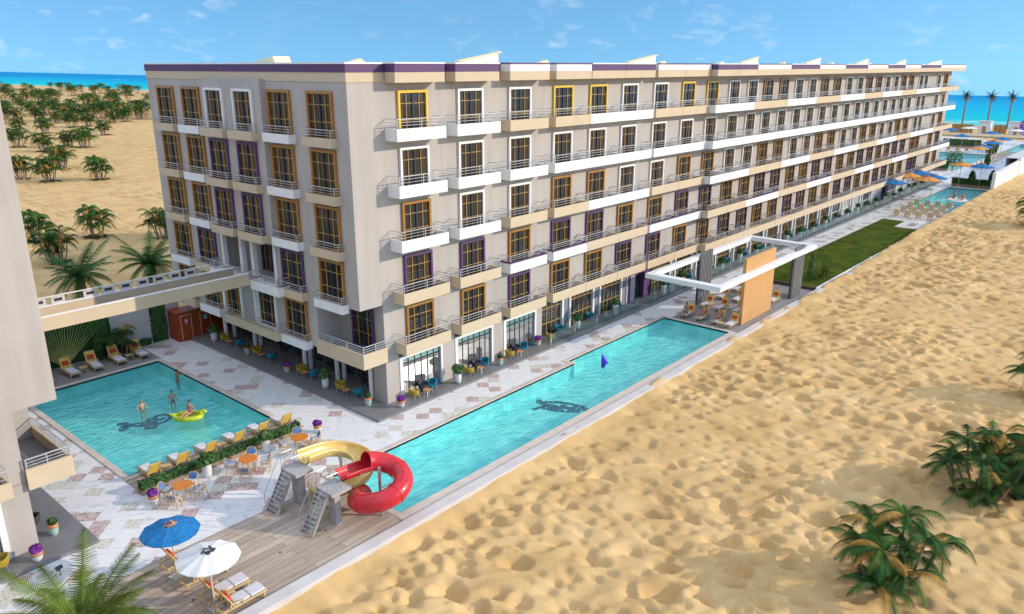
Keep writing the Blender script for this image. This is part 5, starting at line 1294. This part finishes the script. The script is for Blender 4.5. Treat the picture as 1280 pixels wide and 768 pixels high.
# terrace of the left wing
P_['flower'].place((-18.5, -1.05, .15), 0, 'purple flower pot beside the pier of the left wing', 'purple flower pots'); P_['glazed'].place((-17.3, .5, .15), 0, 'celadon plant pot on the empty terrace corner of the left wing', 'celadon plant pots')
A_['mustard'].place((-19.75, -.7, .15), R(80), 'mustard armchair cut by the left picture edge', 'armchairs of the left wing'); A_['charcoal'].place((-17.75, 1.7, .15), R(60), 'charcoal armchair behind the pier of the left wing', 'armchairs of the left wing')
A_['mustard'].place((-17.9, 3.2, .15), R(150), 'mustard armchair half hidden behind the pier of the left wing', 'armchairs of the left wing')
t = thing('spot_lamp', 'small black ground spotlight on the paving behind the cut date palm', 'spotlight', (-18.2, -2.6, 0)); MB().tube([(0, 0, 0), (0, 0, .28)], .02, 6).build('stem', CHARC, t); MB().tube([(-.14, 0, .33), (.12, 0, .40)], [.11, .08], 10).build('lamp_head', CHARC, t)

# parasols
pb = Proto(umbrella_proto(UMBB, POTO)); pw = Proto(umbrella_proto(UMBW, CHARC)); pt = Proto(umbrella_proto(UMBT, POTO))
pb.place((-15.1, -6.4, .03), .2, 'blue parasol with brown vent cap on the near timber deck', 'parasols', 1.02); pw.place((-15.05, -9.35, .03), .1, 'white parasol with black vent cap on the near timber deck', 'parasols', 1.05)
far = [(pb, 97.0, -2.1, 'blue parasol nearest the lawn of the five by the small far pool'), (pt, 106.2, -1.9, 'tan parasol nearer the hotel of the five by the small far pool'), (pb, 110.6, -2.2, 'blue parasol behind the tan one nearer the hotel'), (pt, 103.4, -5.2, 'tan parasol nearer the pool edge of the five by the small far pool'), (pb, 106.4, -5.4, 'blue parasol behind the tan one at the small far pool edge')]
for p, x, y, lab in far: p.place((x, y, 0), random.random(), lab, 'parasols by the far pools', 1.75)
far2 = [(pt, 127.0, -4.9, 'tan parasol beside the planter wall behind the small far pool'), (pb, 126.6, -8.1, 'blue parasol beside the white wall behind the small far pool'), (pt, 160.5, -1.1, 'tan parasol at the far end of the white walkway'), (pb, 164.8, -1.0, 'blue parasol just behind the tan one on the white walkway'),
        (pb, 175.6, -.9, 'blue parasol halfway along the line beside the white walkway'), (pt, 181.0, -.4, 'tan parasol halfway along the line beside the white walkway'), (pb, 187.6, -.7, 'blue parasol farthest along the white walkway'), (pb, 191.5, 8.5, 'blue parasol in the hedge beyond the biggest far pool'), (pb, 206.0, 4.8, 'blue parasol on the white plaza towards the beach kiosks'), (pb, 211.0, 15.4, 'blue parasol beside the hotel end near the beach'), (pw, 221.0, 13.0, 'white parasol near the beach beside the hotel end'), (pw, 219.0, 1.5, 'white parasol at the right edge near the beach kiosks')]
for p, x, y, lab in far2: p.place((x, y, 0), random.random(), lab, 'parasols by the far pools', 1.75)

# ================================================================== the far end: walls, planters, beach kiosks
t = thing('garden_wall', 'tall white wall at the far right with slatted openings above the sand', 'wall')
MB().box(123.0, 125.4, -11.0, -10.5, -1, 3.3).build('wall_panel', WHITE, t)
for i in range(9): MB().box(125.6 + i * 2.1, 127.1 + i * 2.1, -11.0, -10.5, -1, 3.3 + i * .02).build('wall_panel', WHITE, t)
MB().box(125.4, 144.4, -10.98, -10.9, -1, 3.1).build('backing', KERBW, t)
MB().box(144.5, 206, -11.05, -10.5, -1, 3.75).build('wall_panel', WHITE, t); MB().box(144.5, 206, -11.1, -8.6, 3.751, 3.85).build('coping', KERBW, t)
MB().box(144.5, 206, -8.7, -8.6, 0, 3.75).build('wall_panel', WHITE, t)
for i, (x, y, sx, sy, h_) in enumerate(((128.0, -6.6, .9, 5.6, .9), (149.5, 9.5, 1.2, 15.0, 1.3), (190.0, 1.2, 3.0, 1.0, 1.4), (204.5, 11.0, 1.6, 8.5, 1.5), (198.0, 2.8, 10.0, 1.0, 1.6))):
    cut_hedge('planter_hedge', ['planter hedge behind the small far pool beside the blue parasol', 'long planter hedge in front of the biggest far pool', 'short hedge at the corner of the biggest far pool', 'hedge strip on the white plaza beyond the biggest far pool', 'hedge line at the end of the white walkway'][i], (x, y, 0), sx, sy, h_, 700, .28, box=.45)
rr = random.Random(2)
bl = ['dense dark conifer standing in the planter by the tan parasol', 'dark conifer at the planter corner by the blue parasol', 'loose grey green tree at the long planter of the biggest far pool', 'dark conifer in the middle of the white walkway', 'dark conifer at the near end of the long planter', 'leafy tree near the beach kiosks at the right edge']
for i, (x, y, h_, r_) in enumerate(((130.5, -6.2, 2.6, .7), (131, -9.2, 2.8, .7), (150.5, 1.2, 4.2, 1.7), (158, -3.4, 3.2, .7), (151, 14.0, 2.6, 1.0), (226, -1.5, 6.5, 2.2))):
    t = thing('garden_tree', bl[i], 'tree', (x, y, 0), 0, 'trees by the far pools'); m = MB(); leafy(m, (0, 0, h_ * .62), r_, r_, h_ * .42, 420, .24, i, .4, .5 if i != 2 else 0); m.build('crown', [LEAFD, BUSHL] if i != 2 else [BUSHL, LEAF], t); MB().tube([(0, 0, 0), (0, 0, h_ * .5)], [.12, .06], 6).build('trunk', TRUNK, t)
t = thing('flowering_tree', 'vivid purple flowering tree at the right picture edge near the beach', 'tree', (231.5, .8, 0)); m = MB(); leafy(m, (0, 0, 4.0), 2.2, 2.2, 2.4, 700, .3, 5); m.build('crown', [mat('violet blossom', (0.22, 0.015, 0.42), 0.8, 0.3, 3), FLOWER], t); MB().tube([(0, 0, 0), (0, 0, 3.2)], [.16, .08], 6).build('trunk', TRUNK, t)
bamb = mat('bamboo screen', (0.46, 0.24, 0.07), 0.8, 0.25, 2, bump=.4, bscale=6)
kio = [(252, 21.2, 6.2, 'brown', 'brown bamboo screen beside the hotel end by the beach'), (253, 15.2, 3.2, 'white', 'white beach kiosk with a single brown door, leftmost of the kiosks'), (254.5, 11.2, 3.2, 'brown', 'square brown bamboo screen between the two left beach kiosks'), (255.5, 7.2, 3.6, 'white', 'white beach kiosk behind the blue parasol at the plaza'), (256.5, 3.2, 3.4, 'brown', 'square brown bamboo screen at the far right by the beach'), (257.5, -.6, 3.4, 'white', 'white beach kiosk cut by the right picture edge')]
for x, y, wd, kd, lab in kio:
    t = thing('beach_kiosk' if kd == 'white' else 'bamboo_screen', lab, 'kiosk' if kd == 'white' else 'screen', (x, y, 0), 0, 'beach kiosks and screens')
    if kd == 'white':
        MB().box(0, 2.6, -wd / 2, wd / 2, 0, 3.7).build('wall', WHITE, t); MB().box(-.2, 2.8, -wd / 2 - .15, wd / 2 + .15, 3.701, 3.95).build('roof', KERBW, t); MB().box(-.05, -.005, -.5, .5, 0.05, 2.4).build('door', bamb, t)
    else:
        MB().box(0, .2, -wd / 2, wd / 2, .3, 2.9).build('screen_panel', bamb, t); m = MB()
        for yy in (-wd / 2, 0, wd / 2): m.cbox(-.08, yy, 1.55, .14, .14, 3.1)
        m.build('posts', TRUNK, t)
struct(MB().box(240, 250, -2, 26, -.3, .42).build('beach_steps', mat('tan stone', (0.50, 0.38, 0.24), 0.8, 0.1, 2)))

# ================================================================== people
def skin_body(name, joints, edges, parent=None, m=SKIN, root=0, sub=1):
    me = bpy.data.meshes.new(name); me.from_pydata([j[0] for j in joints], edges, [])
    o = bpy.data.objects.new(name, me); COL.objects.link(o)
    o.modifiers.new('s', 'SKIN'); sl = me.skin_vertices[0].data
    for i, j in enumerate(joints): r = j[1]; sl[i].radius = (r, r) if not isinstance(r, tuple) else r; sl[i].use_root = (i == root)
    sb_ = o.modifiers.new('d', 'SUBSURF'); sb_.levels = sub; sb_.render_levels = sub
    dg = bpy.context.evaluated_depsgraph_get(); ev = o.evaluated_get(dg); nm = bpy.data.meshes.new_from_object(ev)
    o.modifiers.clear(); o.data = nm; nm.materials.clear(); nm.materials.append(m)
    nm.polygons.foreach_set('use_smooth', [True] * len(nm.polygons))
    if parent: o.parent = parent
    return o
def person(label, loc, rz, pose, skin=SKIN, hair=HAIR, suit=TRUNKM, top=False, scale=1.0):
    """A standing, sitting or reclining bather facing local +y."""
    t = thing('person', label, 'person', loc, rz); V = Vector
    if pose in ('stand', 'lean', 'hips'):
        pel = V((0, 0, .93)); che = V((0, .02, 1.27)); nec = V((0, .0, 1.47)); hed = V((0, .03, 1.64)); hips = [V((s * .10, 0, .88)) for s in (-1, 1)]; kn = [V((s * .11, .03, .49)) for s in (-1, 1)]; an = [V((s * .12, 0, .09)) for s in (-1, 1)]; to = [V((s * .14, .16, .035)) for s in (-1, 1)]
        sh = [V((s * .19, 0, 1.40)) for s in (-1, 1)]
        if pose == 'stand': el = [V((s * .29, -.02, 1.13)) for s in (-1, 1)]; wr = [V((s * .33, .14, .92)) for s in (-1, 1)]
        elif pose == 'hips': el = [V((s * .42, -.06, 1.18)) for s in (-1, 1)]; wr = [V((s * .25, .10, .99)) for s in (-1, 1)]
        else: el = [V((s * .24, .25, 1.30)) for s in (-1, 1)]; wr = [V((s * .12, .47, 1.27)) for s in (-1, 1)]
    elif pose == 'sit':
        pel = V((0, 0, .12)); che = V((0, -.04, .46)); nec = V((0, -.02, .66)); hed = V((0, .02, .83)); hips = [V((s * .10, .03, .11)) for s in (-1, 1)]; kn = [V((s * .16, .43, .22)) for s in (-1, 1)]; an = [V((s * .14, .80, .07)) for s in (-1, 1)]; to = [V((s * .17, .93, .13)) for s in (-1, 1)]
        sh = [V((s * .19, -.03, .59)) for s in (-1, 1)]; el = [V((s * .28, -.08, .33)) for s in (-1, 1)]; wr = [V((s * .24, .16, .25)) for s in (-1, 1)]
    else:                                                            # reclining on a lounger: seat at the origin, head towards -y
        pel = V((0, -.05, .12)); che = V((0, -.28, .36)); nec = V((0, -.42, .53)); hed = V((0, -.49, .69)); hips = [V((s * .10, .02, .11)) for s in (-1, 1)]; kn = [V((s * .13, .42, .30 if s < 0 else .14)) for s in (-1, 1)]; an = [V((s * .13, .78, .08)) for s in (-1, 1)]; to = [V((s * .15, .86, .19)) for s in (-1, 1)]
        sh = [V((s * .19, -.37, .48)) for s in (-1, 1)]; el = [V((s * .31, -.22, .25)) for s in (-1, 1)]; wr = [V((s * .24, .02, .20)) for s in (-1, 1)]
    J = [(pel, .125), ((pel + che) / 2, (.115)), (che, .135), (nec, .058), (hed - (hed - nec) * .25, .075), (hed + (hed - nec).normalized() * .03, .088), (hed + (hed - nec).normalized() * .10, .055)]
    E_ = [(0, 1), (1, 2), (2, 3), (3, 4), (4, 5), (5, 6)]
    for s in (0, 1):
        n = len(J); J += [(hips[s], .098), ((hips[s] + kn[s]) / 2, .082), (kn[s], .058), ((kn[s] * .6 + an[s] * .4), .055), (an[s], .036), (to[s], .03)]; E_ += [(0, n), (n, n + 1), (n + 1, n + 2), (n + 2, n + 3), (n + 3, n + 4), (n + 4, n + 5)]
        n = len(J); J += [(sh[s], .06), ((sh[s] + el[s]) / 2, .046), (el[s], .038), (wr[s], .026)]; E_ += [(2, n), (n, n + 1), (n + 1, n + 2), (n + 2, n + 3)]
    body = skin_body('body', J, E_, t, skin)
    # hands with palm, four fingers and a thumb; nose and ears joined into the body mesh
    x = MB()
    for s in (0, 1):
        d = (wr[s] - el[s]).normalized(); sd = d.cross(V((0, 0, 1))).normalized(); up = sd.cross(d); p = wr[s]
        x.tube([tuple(p - d * .02), tuple(p + d * .04), tuple(p + d * .085)], [.024, .036, .034], 6)
        for q in range(4):
            b0 = p + d * .08 + sd * (-.03 + .02 * q); L_ = (.062, .075, .07, .052)[q]; x.tube([tuple(b0), tuple(b0 + d * L_ * .6 - up * .008), tuple(b0 + d * L_ - up * .028)], [.0095, .0088, .007], 5)
        x.tube([tuple(p + d * .02 + sd * .03), tuple(p + d * .055 + sd * .058), tuple(p + d * .085 + sd * .062 - up * .01)], [.012, .0105, .008], 5)
    fw_ = V((0, 1, 0)); hc = hed + (hed - nec).normalized() * .01
    x.tube([tuple(hc + fw_ * .075 + V((0, 0, .02))), tuple(hc + fw_ * .112 - V((0, 0, .015)))], [.008, .016], 5)
    for s in (-1, 1): x.tube([tuple(hc + V((s * .078, -.005, .02))), tuple(hc + V((s * .092, -.02, -.02)))], [.018, .012], 5)
    x.slot(1)
    for s in (-1, 1): x.tube([tuple(hc + V((s * .032, .080, .022))), tuple(hc + V((s * .032, .094, .022)))], .010, 6)
    x.slot(2).tube([tuple(hc + V((-.026, .086, -.045))), tuple(hc + V((.026, .086, -.045)))], .007, 5)
    ex = x.build('face', [skin, HAIR, RED], None); bpy.context.view_layer.update()
    bm = bmesh.new(); bm.from_mesh(body.data); k0 = len(bm.faces); bm.from_mesh(ex.data); me = body.data; bm.to_mesh(me); bm.free()
    me.materials.append(HAIR); me.materials.append(RED); bpy.data.objects.remove(ex)
    hm = MB(); ax = (hed - nec).normalized(); c = hed + ax * .035 - fw_ * .02
    n1, n2 = 12, 6; v = []; f = []
    for i in range(n2 + 1):
        ph = PI * .62 * i / n2
        for j in range(n1):
            th = 2 * PI * j / n1; k = .104; fr_ = math.sin(th); z = math.cos(ph); r_ = math.sin(ph)
            if fr_ > .2 and ph > PI * .36: z = math.cos(PI * .36); r_ = math.sin(PI * .36)
            v.append(tuple(c + V((r_ * math.cos(th) * .095, r_ * fr_ * .105, z * .112))))
    for i in range(n2):
        for j in range(n1): f.append((i * n1 + j, (i + 1) * n1 + j, (i + 1) * n1 + (j + 1) % n1, i * n1 + (j + 1) % n1))
    hm.add(v, f).build('hair', hair, t, smooth=True)
    Js = [(pel + (che - pel).normalized() * .05, .140), (pel, .142)]; Es = [(0, 1)]
    for s in (0, 1): n = len(Js); Js += [(hips[s], .112), (hips[s] * .55 + kn[s] * .45, .098)]; Es += [(1, n), (n, n + 1)]
    skin_body('swim_shorts' if not top else 'swimsuit', Js, Es, t, suit)
    if top: skin_body('bikini_top', [(che - (che - pel) * .16, .142), (che + (nec - che) * .12, .146)], [(0, 1)], t, suit)
    t.scale = (scale,) * 3
    return t
person('bather in dark shorts leaning on the courtyard pool edge near the paving', (-4.55, 14.55, -0.98), R(-80), 'lean', SKIN2, HAIR, TRUNKM, scale=.86)
person('dark haired bather standing in the middle of the courtyard pool', (-6.4, 11.5, -0.98), R(170), 'stand', SKIN, HAIR, TRUNKM, scale=.83)
person('fair haired bather standing in the courtyard pool beside the dolphin mosaic', (-8.35, 11.5, -0.98), R(190), 'hips', SKIN, HAIRB, TRUNKM, scale=.83)
person('bather in pink swimwear sitting on the lime green inflatable', (-6.95, 8.05, .10), R(115), 'sit', SKIN, HAIR, mat('pink swimwear', (0.55, 0.08, 0.20), 0.8, 0.1, 5), scale=.9)
person('sunbather in dark swimwear sitting on the front lounger nearest the terrace', (29.9, -5.2, .36), R(90), 'sit', SKIN2, HAIR, TRUNKM)
person('sunbather in red swimsuit on the second front lounger under the pergola', (30.2, -6.55, .36), R(90), 'recline', SKIN2, HAIR, TRUNKR, True)
person('sunbather in dark bikini reclining on the third front lounger by the ochre screen', (30.2, -7.95, .36), R(90), 'recline', SKIN2, HAIR, TRUNKM, True)
person('bather sitting at the near end of the white raft in the small far pool', (111.5, -7.6, .12), R(30), 'sit', SKIN2, HAIR, TRUNKM, scale=1.35)
person('bather in red at the outer end of the raft in the small far pool', (111.0, -8.9, .12), R(60), 'sit', SKIN, HAIR, TRUNKR, True, scale=1.35)
person('small figure standing on the white plaza beyond the biggest far pool', (203.5, 7.6, 0), R(120), 'stand', SKIN2, HAIR, TRUNKM)

# floats and mosaics
t = thing('inflatable_float', 'lime green animal shaped inflatable carrying a bather in the courtyard pool', 'pool float', (-7.12, 8.05, -.06), R(-45)); m = MB()
pts = [(.78 * math.cos(2 * PI * i / 26), .50 * math.sin(2 * PI * i / 26), .06) for i in range(27)]; m.tube(pts, .16, 10, cap=False); m.build('ring', LIME, t, smooth=True)
MB().lathe([(.46, .0), (.46, .06)], n=20).build('floor', LIME, t).scale = (1.45, .9, 1)
h_ = MB(); h_.tube([(.62, 0, .1), (.82, 0, .28), (.86, 0, .44)], [.20, .18, .13], 10); h_.tube([(.84, 0, .40), (1.06, 0, .33), (1.14, 0, .30)], [.14, .10, .05], 10); h_.build('head', LIME, t, smooth=True)
tl = MB(); tl.tube([(-.72, 0, .1), (-.98, 0, .17), (-1.12, 0, .28)], [.15, .09, .03], 8); tl.build('tail', LIME, t, smooth=True)
t = thing('dolphin_figure', 'violet blue inflatable dolphin standing upright in the long pool', 'pool float', (16.35, -6.1, -.12), R(40)); b = MB()
b.tube([(0, .02, -.15), (0, -.02, .05), (0, -.06, .28), (0, -.04, .50), (0, .02, .66), (0, .08, .76), (0, .12, .90)], [.10, .17, .22, .20, .14, .07, .03], 12); b.build('body', VIOLET, t, smooth=True)
fk = MB(); fk.add([(-.42, .10, -.02), (-.10, -.06, .02), (0, .06, .03), (.10, -.06, .02), (.42, .10, -.02), (.14, .16, .06), (0, .12, .08), (-.14, .16, .06), (0, 0, .16), (0, 0, -.04)], [(0, 1, 8, 7), (1, 2, 8), (2, 3, 8), (3, 4, 5, 8), (7, 8, 6), (6, 8, 5), (0, 7, 9, 1), (4, 3, 9, 5), (7, 6, 9), (6, 5, 9)]); fk.build('fluke', NAVY, t)
fn = MB()
for s in (-1, 1): fn.add([(s * .17, -.04, .42), (s * .19, -.10, .26), (s * .40, -.16, .20), (s * .15, .02, .34)], [(0, 1, 2), (0, 2, 3), (1, 3, 2), (0, 3, 1)])
fn.add([(0, -.24, .40), (0, -.22, .18), (0, -.42, .16), (.03, -.2, .3), (-.03, -.2, .3)], [(0, 3, 2), (3, 1, 2), (0, 2, 4), (4, 2, 1)]); fn.build('fin', VIOLET, t)
t = thing('pool_raft', 'white oval raft carrying two bathers in the small far pool', 'pool float', (111.2, -8.2, -.1), R(20)); MB().lathe([(1.0, 0), (1.12, .1), (1.05, .2), (.9, .16)], n=22).build('raft_body', WHITE, t, smooth=True).scale = (2.0, 1.3, 1)

def mosaic(name, label, o, ang, sc, z, strokes):
    m = MB(); c, s = math.cos(R(ang)), math.sin(R(ang))
    for w_, pts in strokes:
        P = [Vector((o[0] + sc * (c * x - s * y), o[1] + sc * (s * x + c * y), z)) for x, y in pts]
        for a, b in zip(P, P[1:]):
            d = (b - a); n_ = Vector((-d.y, d.x, 0)).normalized() * w_ * sc * .95; e = d.normalized() * w_ * sc * .3
            m.box  # flat inlay strips, a finger thick
            q = [a - n_ - e, b - n_ + e, b + n_ + e, a + n_ - e]; top = [v + Vector((0, 0, .012 + .001 * random.random())) for v in q]
            m.add([tuple(v) for v in q] + [tuple(v) for v in top], [(4, 5, 6, 7), (0, 1, 5, 4), (1, 2, 6, 5), (2, 3, 7, 6), (3, 0, 4, 7)])
    o_ = m.build(name, NAVY); return tag(o_, label, 'mosaic')
arc = lambda cx, cy, r, a0, a1, n=12: [(cx + r * math.cos(R(a0 + (a1 - a0) * i / n)), cy + r * math.sin(R(a0 + (a1 - a0) * i / n))) for i in range(n + 1)]
mosaic('dolphin_mosaic', 'navy leaping dolphin outline inlaid on the courtyard pool floor', (-8.1, 11.15), 160, 1.0, -1.0,
       [(.13, [(1.7, -.10), (1.2, .02), (.7, .28), (.2, .50), (-.35, .55), (-.8, .38), (-1.15, .05), (-1.2, -.35)]), (.10, [(1.7, -.10), (1.15, -.22), (.65, -.10), (.2, -.02)]), (.16, [(.2, .5), (.3, .95), (-.1, 1.0), (-.35, .55)]), (.12, [(-1.2, -.35), (-.85, -.75), (-.4, -.72), (-.25, -.3), (-.6, .0), (-.8, -.2)]), (.13, [(.2, -.02), (.1, -.45), (-.25, -.3)]), (.2, [(1.2, .02), (1.5, .35), (1.75, .42)]), (.2, [(1.2, -.1), (1.45, -.5), (1.8, -.6)]), (.3, [(.55, .2), (.05, .3), (-.3, .25)]), (.2, [(.4, .05), (-.1, .1)])])
st_ = []
rs = random.Random(6)
for k in range(9):
    a = k / 8; st_.append((.14 + .05 * rs.random(), [(1.5 - 3.0 * a, .35 * math.sin(a * 3) + .45), (1.25 - 3.0 * a, .35 * math.sin(a * 3 + .3) + .42 + .12 * rs.random())]))
    st_.append((.14, [(1.3 - 2.6 * a, -.32 - .25 * math.sin(a * 3.1)), (1.1 - 2.6 * a, -.36 - .25 * math.sin(a * 3.1) + .1 * rs.random())]))
    st_.append((.12, [(1.0 - 2.0 * a, .25 * rs.uniform(-1, 1)), (.7 - 2.0 * a, .25 * rs.uniform(-1, 1))]))
st_ += [(.16, [(1.4, .1), (1.9, .05), (2.3, -.02)]), (.14, [(1.5, .3), (1.9, .2)]), (.16, [(-1.4, .5), (-1.75, .85), (-1.5, .3)]), (.16, [(-1.4, -.4), (-1.7, -.75)])]
for k in range(46):
    a, r_ = rs.uniform(0, 6.28), rs.random() ** .5; x_, y_ = 1.35 * r_ * math.cos(a), .42 * r_ * math.sin(a) + .06; st_.append((rs.uniform(.10, .17), [(x_, y_), (x_ + rs.uniform(-.26, -.12), y_ + rs.uniform(-.10, .10))]))
mosaic('fish_mosaic', 'navy swordfish picture inlaid on the long pool floor near the slides', (10.4, -6.9), -65, .98, -1.05, st_)
